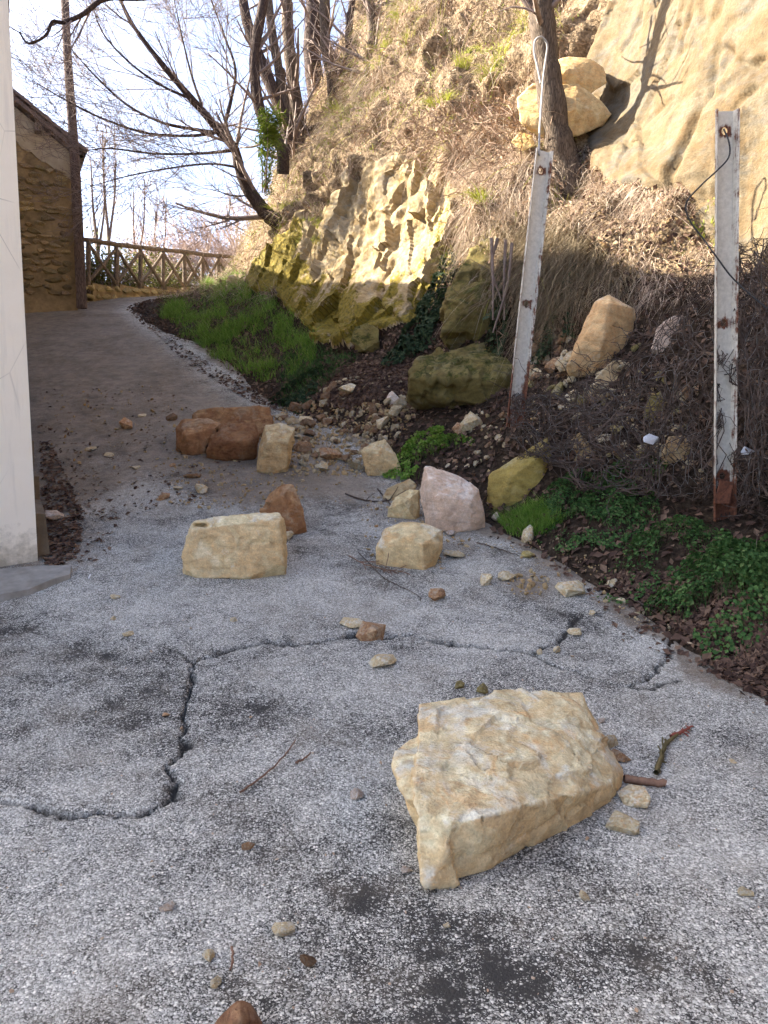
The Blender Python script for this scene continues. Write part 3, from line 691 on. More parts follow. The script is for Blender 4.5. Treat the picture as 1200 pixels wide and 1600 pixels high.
# utility pole in front of the barn corner
pt = [P(126, 446, 17.2), P(121, 330, 17.25), P(116, 235, 17.3), P(109, 140, 17.3), P(104, 60, 17.35), P(100, -40, 17.4), P(97, -140, 17.4)]
pt[0][2] -= .5; V_, F_ = tubes([(spline(pt, 24), np.linspace(.115, .075, 24))], 12)
M_POLE = mat_bark('pole_wood', (.095, .065, .055), (.20, .145, .12), .8)
tag(obj_at('utility_pole', V_, F_, M_POLE, tuple(pt[0])), 'tall weathered wooden utility pole at the barn corner', 'pole')
# ------------------------------------------------------------------ boulders
def hull_mesh(groups, seed=0, chips=16):
    """union of convex pieces, each a list of world points"""
    bm = bmesh.new()
    for pts in groups:
        b2 = bmesh.new()
        for q in pts: b2.verts.new(tuple(q))
        g = bmesh.ops.convex_hull(b2, input=b2.verts)
        bmesh.ops.delete(b2, geom=[e for e in g['geom_interior'] if isinstance(e, bmesh.types.BMVert)], context='VERTS')
        r = np.random.default_rng(seed * 7 + 1); co = np.array([v.co[:] for v in b2.verts]); sz = np.linalg.norm(co.max(0) - co.min(0))
        for _ in range(chips):      # knock off corners and edges along flat breaks
            nn = r.normal(size=3); nn /= np.linalg.norm(nn); hh = (co @ nn).max() - sz * r.uniform(.004, .026)
            g2 = bmesh.ops.bisect_plane(b2, geom=b2.verts[:] + b2.edges[:] + b2.faces[:], plane_co=tuple(nn * hh), plane_no=tuple(nn), clear_outer=True)
            ed = [e for e in g2['geom_cut'] if isinstance(e, bmesh.types.BMEdge)]
            if ed: bmesh.ops.contextual_create(b2, geom=ed)
            co = np.array([v.co[:] for v in b2.verts])
        b2.normal_update(); t = bpy.data.meshes.new('t'); b2.to_mesh(t); b2.free(); bm.from_mesh(t); bpy.data.meshes.remove(t)
    me = bpy.data.meshes.new('hull'); bm.to_mesh(me); bm.free(); return me
def rock(name, label, cat, groups, mat, tint=(1, 1, 1), group=None, res=78, amp=1.0, seed=0, layers=None, notch=7, bite=.6, facet=.40):
    me = hull_mesh(groups, seed, 3 if len(groups) > 1 else 7); co = np.zeros(len(me.vertices) * 3); me.vertices.foreach_get('co', co); co = co.reshape(-1, 3)
    size = np.linalg.norm(co.max(0) - co.min(0)); org = np.array(((co[:, 0].max() + co[:, 0].min()) / 2, (co[:, 1].max() + co[:, 1].min()) / 2, co[:, 2].min()))
    t = bpy.data.objects.new('t', me); COL.objects.link(t)
    r_ = np.random.default_rng(seed + 500); axn = Vector(layers if layers else (.15, .1, 1.0)).normalized(); cen = co.mean(0); tmp = []
    for kk in range(notch):     # slabs and wedges split away along the bedding and across it
        v_ = co[r_.integers(len(co))]; out = v_ - cen; out = out / (np.linalg.norm(out) + 1e-9)
        dims = np.array([(.55, .55, .10), (.34, .30, .16), (.45, .22, .22)][kk % 3]) * size * bite * r_.uniform(.7, 1.25)
        q_ = axn.to_track_quat('Z', 'Y') @ Quaternion((0, 0, 1), r_.uniform(0, 3.14)) @ Quaternion((1, 0, 0), r_.normal(0, .18))
        bm_ = MB(); ce_ = v_ + out * (dims.mean() * .5) - out * size * r_.uniform(.01, .05) + r_.normal(0, .04, 3) * size
        bm_.box(tuple(ce_), tuple(dims), q_.to_matrix()); bo_ = bm_.build('n', None); tmp.append(bo_)
        bmod = t.modifiers.new('b', 'BOOLEAN'); bmod.operation = 'DIFFERENCE'; bmod.object = bo_; bmod.solver = 'EXACT'; bmod.use_self = len(groups) > 1
    md = t.modifiers.new('r', 'REMESH'); md.mode = 'VOXEL'; md.voxel_size = size / res
    dg = bpy.context.evaluated_depsgraph_get(); ev = bpy.data.meshes.new_from_object(t.evaluated_get(dg)); bpy.data.objects.remove(t); bpy.data.meshes.remove(me)
    for bo_ in tmp: bm2 = bo_.data; bpy.data.objects.remove(bo_); bpy.data.meshes.remove(bm2)
    n = len(ev.vertices); V = np.zeros(n * 3); ev.vertices.foreach_get('co', V); V = V.reshape(-1, 3)
    N = np.zeros(n * 3); ev.vertices.foreach_get('normal', N); N = N.reshape(-1, 3)
    q = V / size
    ax = np.array(layers if layers else (.15, .1, 1.0)); ax = ax / np.linalg.norm(ax)
    lay = (q @ ax) * 11 + 1.3 * fbm(q, 3, 3, seed + 3); fr = lay - np.floor(lay); ledge = (sstep(.0, .08, fr) - sstep(.75, 1, fr)) * (vnoise(np.stack([np.floor(lay), q[:, 0] * 2.5, q[:, 1] * 2.5], 1), seed) > -.1)
    side = 1 - np.abs(N @ ax)
    d = blocks(q, 46, 0, seed + 11, (.5, .5, .5), .13, .014, .004) * size * .45 + blocks(q, 240, 0, seed + 12, (.3, .3, .3), .13, .010, .004) * size * .30
    d = d * facet + size * (fbm(q, 5, 5, seed + 1, .55) * .0055 + ledge * side * .006 + fbm(q, 30, 3, seed + 2) * .0022)
    V = V + N * (d * amp)[:, None]
    attr(ev, 'big', np.ones(n)); attr(ev, 'side', np.clip(sstep(.25, .75, side) + .25 * fbm(q, 4, 3, seed + 8), 0, 1))
    ev.vertices.foreach_set('co', (V - org).ravel().astype(np.float32)); ev.polygons.foreach_set('use_smooth', np.full(len(ev.polygons), True)); ev.update()
    ev.materials.clear(); ev.name = name
    o = link(name, ev, mat); o.location = tuple(org); o.color = (*tint, 1); tag(o, label, cat, group)
    return o
def boulder(label, outline, T, ridge=(), mat=None, tint=(1, 1, 1), D=None, lean=.55, back=.8, name='boulder', cat='boulder', group=None, seed=0, amp=1.0, res=78, sink=.03, perched=False, notch=4, bite=.5, facet=.28):
    ol = np.array(outline, float); lo = ol[np.argmax(ol[:, 1])]
    D0 = hit(*lo)[0][1] if D is None else D
    y0, y1 = ol[:, 1].min(), ol[:, 1].max(); pts = []
    for a, b in ol: pts.append(P(a, b, D0 + T * lean * (y1 - b) / (y1 - y0 + 1e-6)))
    for a, b, k in ridge: pts.append(P(a, b, D0 + k * T))
    c = ol.mean(0)
    base = P(*lo, D0)[2]
    for a, b in ol:
        q = P(c[0] + (a - c[0]) * back, c[1] + (b - c[1]) * back, D0 + T); pts.append(q)
        if b > (y0 + y1) / 2 and not perched:
            q2 = P(a, b, D0 + T * .3); q2[2] = base - sink; pts.append(q2); q3 = q.copy(); q3[2] = min(q3[2], float(drop(q3[0], q3[1], q3[2] + 1.2)[0]) - .02); pts.append(q3)
    return rock(name, label, cat, [pts], mat or M_SAND, tint, group, res, amp, seed, None, notch, bite, facet)

TREE_D = float(hit(892, 300)[0][1]) + .1
# the big block in the foreground
heroA = [P(663, 1390, 2.2), P(700, 1385, 2.23), P(745, 1368, 2.29), P(800, 1338, 2.38), P(880, 1300, 2.53), P(945, 1268, 2.66), P(966, 1238, 2.78), P(970, 1208, 2.86), P(950, 1160, 2.98), P(935, 1125, 3.04), P(910, 1080, 3.12),
         P(790, 1078, 3.12), P(735, 1084, 3.08), P(655, 1096, 3.02), P(655, 1140, 2.86), P(690, 1180, 2.66), P(645, 1262, 2.31), P(720, 1285, 2.27), P(800, 1262, 2.35), P(900, 1240, 2.52), P(958, 1222, 2.70), P(664, 1300, 2.31), P(662, 1340, 2.28)]
for a, b, D in ((720, 1180, 3.0), (890, 1170, 3.12), (690, 1280, 2.6), (950, 1230, 2.95)):
    q = P(a, b, D); q[2] = -.02; heroA.append(q)
heroB = [P(615, 1165, 2.72), P(616, 1205, 2.58), P(628, 1245, 2.44), P(645, 1150, 2.80), P(690, 1150, 2.80), P(700, 1200, 2.58), P(690, 1262, 2.36), P(650, 1268, 2.37), P(660, 1300, 2.32), P(665, 1330, 2.30), P(640, 1240, 2.75), P(710, 1240, 2.85)]
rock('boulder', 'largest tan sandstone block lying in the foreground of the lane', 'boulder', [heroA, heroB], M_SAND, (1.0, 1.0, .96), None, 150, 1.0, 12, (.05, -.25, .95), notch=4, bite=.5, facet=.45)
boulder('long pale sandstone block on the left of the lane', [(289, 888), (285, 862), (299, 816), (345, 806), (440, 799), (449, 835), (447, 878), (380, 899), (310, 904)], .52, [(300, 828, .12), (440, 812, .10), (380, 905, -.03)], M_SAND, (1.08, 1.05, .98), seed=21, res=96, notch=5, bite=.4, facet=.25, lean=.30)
boulder('pointed brown block behind the long pale block', [(404, 800), (424, 768), (440, 757), (458, 756), (474, 795), (478, 818), (468, 834), (440, 836)], .36, [(440, 775, .1), (452, 800, .0)], M_BROWN, (1.15, 1.02, .85), seed=22)
boulder('rounded tan left block of the rusty rock cluster', [(276, 700), (275, 668), (284, 655), (322, 652), (345, 662), (330, 705), (300, 712)], .55, [(290, 680, -.05), (340, 668, .2)], M_BROWN, (1.1, 1.02, .92), seed=23, res=52)
boulder('rust red block in front of the rusty rock cluster', [(322, 705), (330, 672), (345, 662), (400, 660), (406, 684), (398, 712), (365, 722), (340, 716)], .60, [(350, 690, -.05), (390, 690, -.08)], M_BROWN, (.74, .60, .50), seed=24, res=52)
boulder('flat topped slab at the back of the rusty rock cluster', [(298, 665), (300, 641), (345, 636), (400, 634), (424, 636), (427, 662), (405, 680), (340, 685)], .7, [], M_BROWN, (.92, .82, .70), D=float(road_pt(350, 712)[1]) + .55, seed=25, res=52)
boulder('upright block leaning on the right of the rusty cluster', [(401, 733), (405, 700), (414, 664), (438, 660), (462, 668), (457, 700), (447, 730), (420, 741)], .38, [(418, 690, -.1), (450, 690, .0)], M_SAND, (.92, .86, .76), seed=26)
boulder('flat squarish block at the edge of the rubble fan', [(563, 703), (575, 694), (602, 687), (618, 710), (628, 736), (600, 742), (574, 744)], .32, [(590, 712, -.05)], M_SAND, (1.0, .96, .86), seed=27)
boulder('pinkish white boulder beside the green tuft', [(656, 765), (664, 728), (682, 729), (722, 745), (748, 764), (758, 803), (740, 812), (735, 826), (710, 833), (668, 822)], .50, [(690, 775, -.05), (735, 785, -.02), (700, 800, -.08), (668, 745, .15)], M_PINK, (1.05, 1.02, .98), seed=28, res=90, notch=2, bite=.35, facet=.2)
boulder('small yellowish block tucked left of the pinkish boulder', [(606, 795), (618, 776), (640, 764), (656, 766), (656, 790), (648, 812), (625, 804)], .28, [(632, 785, -.05)], M_SAND, (1.08, 1.04, .9), seed=29)
boulder('flat brown slab behind the small yellowish block', [(598, 775), (605, 763), (640, 748), (652, 757), (640, 775), (612, 783)], .3, [], M_SAND, (.75, .68, .58), seed=30)
boulder('wedge shaped tan block in front of the pinkish boulder', [(586, 856), (598, 826), (628, 815), (665, 818), (692, 828), (694, 846), (678, 868), (663, 891), (640, 874), (610, 866)], .40, [(640, 838, .1), (660, 850, -.05)], M_SAND, (1.10, 1.04, .92), seed=31, res=90, notch=3, bite=.45, facet=.22)
boulder('ochre block standing upright in the verge grass', [(762, 758), (764, 742), (800, 725), (832, 697), (856, 683), (866, 727), (856, 775), (822, 795), (772, 797)], .46, [(800, 745, -.05), (845, 710, -.02)], M_OLIVE, (1.12, 1.05, .8), seed=32, res=80, notch=3, bite=.4, facet=.22)
boulder('big sharp edged pinkish block caught on the bank between the posts', [(886, 570), (900, 548), (910, 512), (930, 470), (952, 460), (991, 483), (993, 515), (985, 545), (950, 560), (925, 588), (895, 580)], .62, [(951, 472, -.18), (946, 510, -.22), (938, 548, -.22)], M_SAND, (1.02, .88, .76), seed=33, res=90, lean=.3, notch=1, bite=.3, facet=.15)
boulder('grey white stone under the netting near the right post', [(1018, 545), (1026, 512), (1048, 494), (1075, 492), (1070, 520), (1050, 535), (1035, 550)], .3, [], M_PINK, (.85, .85, .85), seed=34)
boulder('long grey stone below the sharp edged block', [(918, 615), (930, 590), (958, 563), (982, 562), (985, 580), (965, 605), (940, 625), (922, 625)], .26, [], M_SAND, (.85, .83, .80), seed=35)
boulder('olive stone held behind the netting', [(1005, 650), (1010, 622), (1035, 607), (1062, 612), (1066, 640), (1045, 658), (1020, 660)], .28, [], M_OLIVE, (.85, .85, .75), seed=36)
boulder('tan stone near the foot of the netting', [(1035, 705), (1045, 682), (1070, 680), (1080, 700), (1072, 722), (1050, 728)], .24, [], M_SAND, (.72, .64, .55), seed=37)
boulder('brown stone caught in the netting above the ochre block', [(890, 690), (905, 675), (918, 690), (928, 715), (910, 720)], .22, [], M_SAND, (.62, .54, .42), seed=38)
boulder('overhanging slab wedged behind the ledge tree', [(806, 152), (832, 130), (870, 133), (905, 132), (940, 158), (956, 178), (944, 197), (905, 212), (868, 222), (830, 208), (812, 190)], .75, [(895, 175, -.12), (850, 180, -.1)], M_SAND, (1.0, .92, .76), D=TREE_D + .02, seed=39, res=80, lean=.2, perched=True, notch=2, bite=.4, facet=.15)
boulder('orange block resting on top of the wedged slab', [(858, 128), (862, 96), (888, 88), (922, 92), (943, 105), (948, 132), (930, 146), (885, 142)], .6, [(885, 110, -.1)], M_SAND, (1.12, .98, .78), D=TREE_D + .2, seed=40, res=70, lean=.2, perched=True, notch=2, bite=.4, facet=.15)
boulder('small yellow stone under the wedged slab', [(798, 222), (812, 206), (832, 212), (836, 228), (815, 236)], .3, [], M_SAND, (1.1, 1.0, .7), D=TREE_D + .05, perched=True, seed=41, cat='stone', name='stone')
# mossy rocks that stand out of the bank
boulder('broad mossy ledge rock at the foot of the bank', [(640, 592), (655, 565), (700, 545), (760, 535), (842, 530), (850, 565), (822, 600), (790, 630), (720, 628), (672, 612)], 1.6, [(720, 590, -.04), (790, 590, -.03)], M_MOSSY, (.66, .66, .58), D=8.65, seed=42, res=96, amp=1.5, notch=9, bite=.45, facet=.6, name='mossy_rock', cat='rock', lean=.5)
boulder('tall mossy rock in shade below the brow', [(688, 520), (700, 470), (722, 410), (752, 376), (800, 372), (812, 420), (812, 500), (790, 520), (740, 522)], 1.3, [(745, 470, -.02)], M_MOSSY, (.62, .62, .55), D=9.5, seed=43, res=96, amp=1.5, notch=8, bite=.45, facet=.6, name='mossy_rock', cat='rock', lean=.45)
boulder('squat bare stone at the foot of the sunlit outcrop', [(548, 530), (555, 510), (575, 505), (592, 515), (592, 535), (570, 548)], .5, [], M_MOSSY, (.9, .9, .8), D=11.0, seed=44, name='mossy_rock', cat='rock')
boulder('dark stone at the far end of the bank by the fence', [(352, 448), (357, 430), (378, 428), (390, 440), (386, 455), (362, 458)], .7, [], M_SAND, (.5, .5, .5), D=17.0, seed=45, name='stone', cat='stone')

# ------------------------------------------------------------------ single stones
STV = [rand_hull(100 + i, [(1, .8, .45), (1, .7, .6), (1, .9, .3), (1, .6, .5)][i % 4], 15 + i % 5, .45) for i in range(14)]
def stone(px, py, w, label, mat=None, tint=1.0, group=None, var=None, flat=None, cat='stone', pos=None, name='stone'):
    """one stone resting on the ground; w is its width in photo pixels"""
    if pos is None: pos = hit(px, py)
    p, nrm = pos; D = p[1]; size = w / FPX * math.hypot(D, p[2] - CAMZ) if w > 1 else w
    me0 = STV[RNG.integers(len(STV)) if var is None else var]; key = (me0.name, (mat or M_SAND).name)
    if key not in stone.cache:
        m2 = me0.copy(); m2.materials.append(mat or M_SAND); stone.cache[key] = m2
    o = bpy.data.objects.new(name, stone.cache[key]); COL.objects.link(o)
    fz = flat if flat else RNG.uniform(.75, 1.2)
    q = Vector(nrm).to_track_quat('Z', 'Y') if nrm[2] < .97 else Quaternion((1, 0, 0, 0))
    o.rotation_mode = 'QUATERNION'; o.rotation_quaternion = q @ Quaternion((0, 0, 1), RNG.uniform(0, 6.28)) @ Quaternion((1, 0, 0), RNG.uniform(-.15, .15))
    hz = max(v.co.z for v in me0.vertices) - min(v.co.z for v in me0.vertices)
    o.scale = (size * 1.05, size * 1.05, size * fz); o.location = tuple(p + np.array(nrm) * hz * size * fz * .36)
    t = np.array(tint if isinstance(tint, tuple) else (tint,) * 3) * RNG.uniform(.9, 1.1); o.color = (*np.clip(t, 0, 2), 1)
    tag(o, label, cat, group); return o
stone.cache = {}
S = stone
BR = (1.0, .82, .68)
for a in [
    (551, 976, 44, 'grey tan stone sitting on the crack left of a reddish one'), (585, 992, 62, 'flat reddish brown stone on the crack in mid lane', M_BROWN, 1.5), (599, 1038, 46, 'yellowish stone just below the crack in mid lane', None, 1.15),
    (683, 934, 40, 'thin reddish flake alone above the crack', M_BROWN, 1.6), (758, 912, 34, 'upright cream stone beside a flatter one', None, 1.25), (792, 903, 38, 'flat cream stone leaning towards crumbled rock', None, 1.15),
    (892, 928, 56, 'broad pale flake near the verge', None, 1.2), (709, 868, 38, 'olive brown stone touching the wedge shaped block', None, .9), (627, 868, 30, 'small stone under the wedge shaped block', None, 1.0),
    (612, 877, 16, 'tiny pale stone left of the wedge block tip', None, 1.1), (822, 870, 26, 'cube like pale stone with mossy base on the lane edge', M_OLIVE, 1.3), (826, 840, 34, 'pale flat stone at the grass edge', None, 1.2),
    (778, 812, 22, 'small white stone between pinkish and ochre boulders', M_PINK, 1.0), (704, 835, 20, 'small cream stone in front of the pinkish boulder', M_PINK, .9), (900, 990, 28, 'yellow stone inside the cracked slab at right', None, 1.1),
    (870, 1018, 20, 'small pale stone on the crack at right', None, 1.1), (843, 1020, 14, 'tiny tan stone where two cracks meet', None, 1.1), (925, 960, 16, 'small upright cream stone near the short crack', None, 1.25),
    (970, 942, 20, 'small tan stone near the fallen twig', None, 1.1), (960, 913, 26, 'pale stone at the lane edge above the twig', None, 1.05), (315, 768, 38, 'flat cream slab chip left of the pointed block', None, 1.15),
    (277, 764, 20, 'round tan chip left of the flat slab chip', None, 1.0), (254, 780, 26, 'reddish stone alone left in the lane', M_BROWN, 1.9), (302, 745, 28, 'dark brown flake above the flat slab chip', M_BROWN, .9),
    (197, 668, 36, 'ochre stone alone high on the muddy lane', M_BROWN, 1.6), (268, 655, 24, 'dark flake left of the rusty cluster', M_BROWN, .6), (222, 650, 14, 'tiny pale flake high on the muddy lane', None, 1.1),
    (142, 703, 20, 'tan chip near the left wall litter', None, .9), (170, 712, 20, 'pale chip in the mud left of centre', None, .9), (212, 732, 16, 'ochre chip on the mud in mid lane', None, 1.), (270, 728, 14, 'reddish chip below the dark flake', M_BROWN, 1.5),
    (200, 992, 20, 'tan stone alone in the dark left asphalt', None, 1.1), (180, 934, 18, 'ochre chip near the pavement edge', None, 1.1), (178, 968, 14, 'tiny ochre chip left of a tan one', None, 1.1), (366, 970, 14, 'small tan chip in the clean middle asphalt', None, 1.15),
    (258, 1119, 14, 'tiny orange chip beside the long crack', M_BROWN, 1.9), (329, 1497, 28, 'cream pebble near the bottom of the lane', None, 1.1), (338, 1537, 20, 'smaller cream pebble below another near the bottom', None, 1.05),
    (444, 1458, 34, 'long cream chip near the bottom centre', None, 1.05), (387, 1326, 20, 'brown chip in the lower left asphalt', M_BROWN, 1.3), (557, 1243, 28, 'grey white chip left of the largest block', M_PINK, .75), (634, 1362, 22, 'round grey pebble beside the tip of the largest block', M_PINK, .7),
    (480, 1506, 28, 'dark brown flake near the bottom centre', M_BROWN, .45), (262, 1420, 24, 'half buried pale pebble at lower left', M_PINK, .7), (912, 1403, 22, 'long pale chip below the largest block', None, .95), (697, 1448, 14, 'tiny cream chip below the largest block', None, 1.1),
    (968, 1183, 36, 'reddish chip touching the right side of the largest block', M_BROWN, 1.4), (955, 1165, 40, 'tan flake half under the largest block', None, .9), (992, 1248, 60, 'narrow cream flake at the right corner of the largest block', None, 1.15), (972, 1293, 56, 'flat grey brown flake right of the largest block', None, .8),
    (1145, 1190, 14, 'tiny chip on the right asphalt', None, 1.), (1165, 1400, 22, 'tan chip at the right edge', None, .9), (718, 1074, 22, 'olive lump behind the largest block', M_OLIVE, .7), (752, 1080, 30, 'crumbly olive fragment against the back of the largest block', M_OLIVE, .8),
    (940, 1128, 14, 'white chip right behind the largest block', M_PINK, 1.), (80, 812, 44, 'white stone lying against the left plinth', M_PINK, 1.05), (742, 664, 44, 'tan block at the top of the green tuft', None, .85), (717, 676, 30, 'brown block left of the tan one above the green tuft', M_BROWN, 1.4),
    (515, 716, 48, 'flat brown slab at the right of the rubble fan front', M_BROWN, 1.5), (474, 702, 34, 'dark brown flat stone in the rubble fan', M_BROWN, .9), (478, 660, 26, 'cream stone at the upper left of the rubble fan', None, 1.1), (545, 613, 34, 'long pale stone at the top of the rubble fan', None, 1.1),
    (600, 665, 34, 'tilted tan slab in the middle of the rubble fan', None, .95), (615, 625, 26, 'white chip at the top of the rubble fan', M_PINK, .9), (450, 842, 30, 'cream chip at the foot of the pointed brown block', None, 1.2), (660, 850, 1, None)]:
    if a[3] is None: continue
    S(*a)
boulder('dark brown stone cut by the bottom edge of the picture', [(332, 1606), (352, 1580), (372, 1562), (392, 1568), (410, 1596), (405, 1650), (350, 1655)], .12, [(375, 1590, -.05)], M_BROWN, (.62, .55, .55), seed=60, res=40, name='stone', cat='stone')
# the rubble fan, and the debris behind the netting
def scatter(n, poly, wlo, whi, label, group, mats, tl=.7, th=1.15, name='rubble_stone'):
    poly = np.array(poly, float); k = 0
    while k < n:
        a = RNG.uniform(poly[:, 0].min(), poly[:, 0].max()); b = RNG.uniform(poly[:, 1].min(), poly[:, 1].max())
        if not in_poly(np.array([a]), np.array([b]), poly)[0]: continue
        w = wlo * (whi / wlo) ** (RNG.random() ** 1.8); S(a, b, w, label, mats[RNG.integers(len(mats))], RNG.uniform(tl, th), group, name=name); k += 1

scatter(120, [(420, 660), (480, 615), (560, 590), (640, 600), (640, 660), (610, 700), (560, 735), (500, 735), (440, 720)], 12, 32, 'sandstone chip in the rubble fan spilling onto the lane', 'chips of the rubble fan', [M_SAND, M_SAND, M_BROWN], .4, .85)
scatter(30, [(690, 700), (730, 650), (800, 640), (800, 690), (750, 740), (700, 730)], 9, 22, 'sandstone chip between the green tuft and ochre block', 'chips above the ochre block', [M_SAND, M_BROWN, M_SAND], .6, 1.0)
scatter(60, [(800, 600), (860, 540), (930, 580), (1000, 540), (1090, 560), (1105, 690), (1000, 720), (880, 650)], 12, 40, 'debris stone lying behind the sagging netting', 'debris stones behind the netting', [M_SAND, M_BROWN, M_OLIVE, M_SAND], .5, .95)
scatter(30, [(815, 590), (850, 520), (900, 500), (890, 580), (850, 600)], 12, 38, 'flat sandstone shard beside the left post', 'shards beside the left post', [M_SAND, M_SAND, M_BROWN], .7, 1.1)
scatter(22, [(930, 700), (1080, 690), (1105, 760), (1000, 750)], 12, 32, 'stone trapped at the foot of the netting', 'stones at the foot of the netting', [M_SAND, M_OLIVE, M_BROWN], .6, 1.0)
def gravel(n, poly, wlo, whi, label, mat, cat='gravel'):
    """loose chips too small to tell apart, one mesh"""
    poly = np.array(poly, float); V = []; F = []; base = 0; org = None; k = 0
    while k < n:
        a = RNG.uniform(poly[:, 0].min(), poly[:, 0].max()); b = RNG.uniform(poly[:, 1].min(), poly[:, 1].max())
        if not in_poly(np.array([a]), np.array([b]), poly)[0]: continue
        k += 1; h = hit(a, b)
        if h is None: continue
        p, nr = h; sz = wlo * (whi / wlo) ** (RNG.random() ** 2) / FPX * math.hypot(p[1], p[2] - CAMZ)
        me = STV[RNG.integers(len(STV))]; co = np.array([v.co[:] for v in me.vertices]); R = np.array(Quaternion(RNG.normal(size=4)).normalized().to_matrix()); ff = [tuple(q.vertices) for q in me.polygons]
        co = co @ R.T * sz; V.append(co + p + nr * sz * .12); F += [tuple(i + base for i in q) for q in ff if len(q) == 3]; base += len(co)
    V = np.concatenate(V); o = obj_at('gravel', V, np.array(F), mat, tuple(V.mean(0)), smooth=False); o.color = (.60, .52, .42, 1); tag(o, label, cat, kind='stuff'); return o
gravel(60, [(790, 905), (830, 893), (860, 905), (850, 930), (800, 930)], 5, 18, 'crumbled pale rock heap on the lane edge', M_SAND)
gravel(1300, [(400, 670), (480, 612), (560, 585), (650, 596), (650, 660), (610, 700), (560, 745), (500, 745), (430, 735)], 4, 13, 'fine rubble between the chips of the rubble fan', M_SAND)
gravel(220, [(880, 330), (1080, 320), (1100, 420), (960, 440), (860, 400)], 4, 12, 'crumbs of earth and stone on the sunlit ledge', M_SAND)
gravel(260, [(750, 850), (880, 840), (980, 905), (1060, 960), (1190, 1000), (1190, 1090), (1060, 1000), (980, 970), (860, 900)], 3, 11, 'pale chips strewn along the right lane edge', M_SAND)
gravel(260, [(60, 620), (250, 600), (420, 720), (600, 740), (600, 780), (420, 790), (250, 790), (100, 780)], 2.5, 9, 'small chips strewn over the muddy lane', M_SAND)
gravel(260, [(270, 700), (330, 725), (480, 735), (480, 790), (380, 800), (260, 790)], 3, 10, 'chips and crumbs in front of the rusty cluster', M_SAND)
gravel(200, [(560, 770), (610, 760), (700, 830), (760, 850), (700, 890), (570, 880)], 3, 10, 'chips around the wedge shaped block', M_SAND)
gravel(130, [(0, 1280), (420, 760), (640, 800), (700, 960), (1190, 1100), (1190, 1590), (0, 1590)], 3, 9, 'pale grit on the asphalt', M_PINK)
gravel(200, [(700, 700), (730, 650), (800, 640), (860, 600), (1090, 600), (1105, 760), (900, 720), (760, 740)], 5, 13, 'small debris among the stones of the bank foot', M_SAND)
# ------------------------------------------------------------------ steel posts, netting, cables
def steel_post(label, base, top, width, depth, holes, rot=0.0, hr=.024, rust_foot=.35, seed=0):
    """C-channel with its open side to the lane; real holes through the web"""
    base = np.array(base); top = np.array(top); ax = top - base; L = np.linalg.norm(ax); ax /= L
    sd = np.array((math.cos(rot), math.sin(rot), 0.0)); sd -= ax * (sd @ ax); sd /= np.linalg.norm(sd); bk = np.cross(ax, sd)     # bk points away from the viewer
    root = empty('steel_post', tuple(base)); tag(root, label, 'post')
    bm = bmesh.new(); w = width / 2
    def vt(x, y, t): return bm.verts.new(tuple(sd * x + bk * y + ax * t))
    cuts = sorted(holes); zs = [0.0]
    for h in cuts: zs += [h * L - .05, h * L + .05]
    zs.append(L); inner = w * .78
    for k in range(len(zs) - 1):
        z0, z1 = zs[k], zs[k + 1]
        if k % 2 == 0:
            n = max(1, int((z1 - z0) / .08))
            for i in range(n):
                a, b = z0 + (z1 - z0) * i / n, z0 + (z1 - z0) * (i + 1) / n
                for x0, x1 in ((-inner, 0), (0, inner)): bm.faces.new([vt(x0, 0, a), vt(x1, 0, a), vt(x1, 0, b), vt(x0, 0, b)])
        else:
            zc = (z0 + z1) / 2; n = 24; ring = []; outr = []
            for i in range(n):
                a = 2 * math.pi * i / n; c, s_ = math.cos(a), math.sin(a); kx = 1 / max(abs(c), abs(s_)); ring.append(vt(hr * c, 0, zc + hr * 1.15 * s_)); outr.append(vt(inner * min(1, max(-1, c * kx)), 0, zc + .05 * min(1, max(-1, s_ * kx))))
            for i in range(n): j = (i + 1) % n; bm.faces.new([ring[i], outr[i], outr[j], ring[j]])
    for sg in (-1, 1):     # sloped flange, then a lip
        n = int(L / .08); prof = [(inner * sg, 0), (w * .90 * sg, -depth * .8), (w * sg, -depth), (w * sg, -depth * .55)]
        for i in range(n):
            a, b = L * i / n, L * (i + 1) / n
            for (x0, y0), (x1, y1) in zip(prof[:-1], prof[1:]): bm.faces.new([vt(x0, y0, a), vt(x1, y1, a), vt(x1, y1, b), vt(x0, y0, b)])
    bmesh.ops.remove_doubles(bm, verts=bm.verts, dist=.0008); bmesh.ops.recalc_face_normals(bm, faces=bm.faces)
    me = bpy.data.meshes.new('channel'); bm.to_mesh(me); bm.free()
    co = np.zeros(len(me.vertices) * 3); me.vertices.foreach_get('co', co); co = co.reshape(-1, 3); t = co @ ax; x = co @ sd
    r = .13 + .5 * np.exp(-(t / rust_foot) ** 2) + .22 * (np.abs(x) > w * .85) + .1 * (x > w * .7)
    for h in cuts: r = r + .75 * np.exp(-(np.hypot(x, (t - h * L)) / .045) ** 2)
    attr(me, 'rust', r)
    o = link('channel', me, M_RUST, root); md = o.modifiers.new('s', 'SOLIDIFY'); md.thickness = .006; md.offset = 0
    return root, base, ax, L, sd, bk
rp = steel_post('thick pale steel channel post at the right edge', P(1128, 812, 5.3), P(1132, 174, 5.3), .155, .05, [.03 + .02, .115, .335 + .165, .955], .10, .022, .28)
lp = steel_post('leaning rusty steel channel post left of the sharp edged block', P(801, 668, 7.2), P(848, 236, 7.35), .165, .055, [.455, .93], .25, .026, .5)
# torn rusty cover plate at the foot of the right post
m = MB(); c = P(1132, 770, 5.22); m.box(tuple(c), (.10, .012, .16), Matrix.Rotation(.1, 3, 'Y'), .012); pp = m.build('base_plate', M_RUST, rp[0], origin=tuple(rp[1]))
attr(pp.data, 'rust', np.full(len(pp.data.vertices), .85))

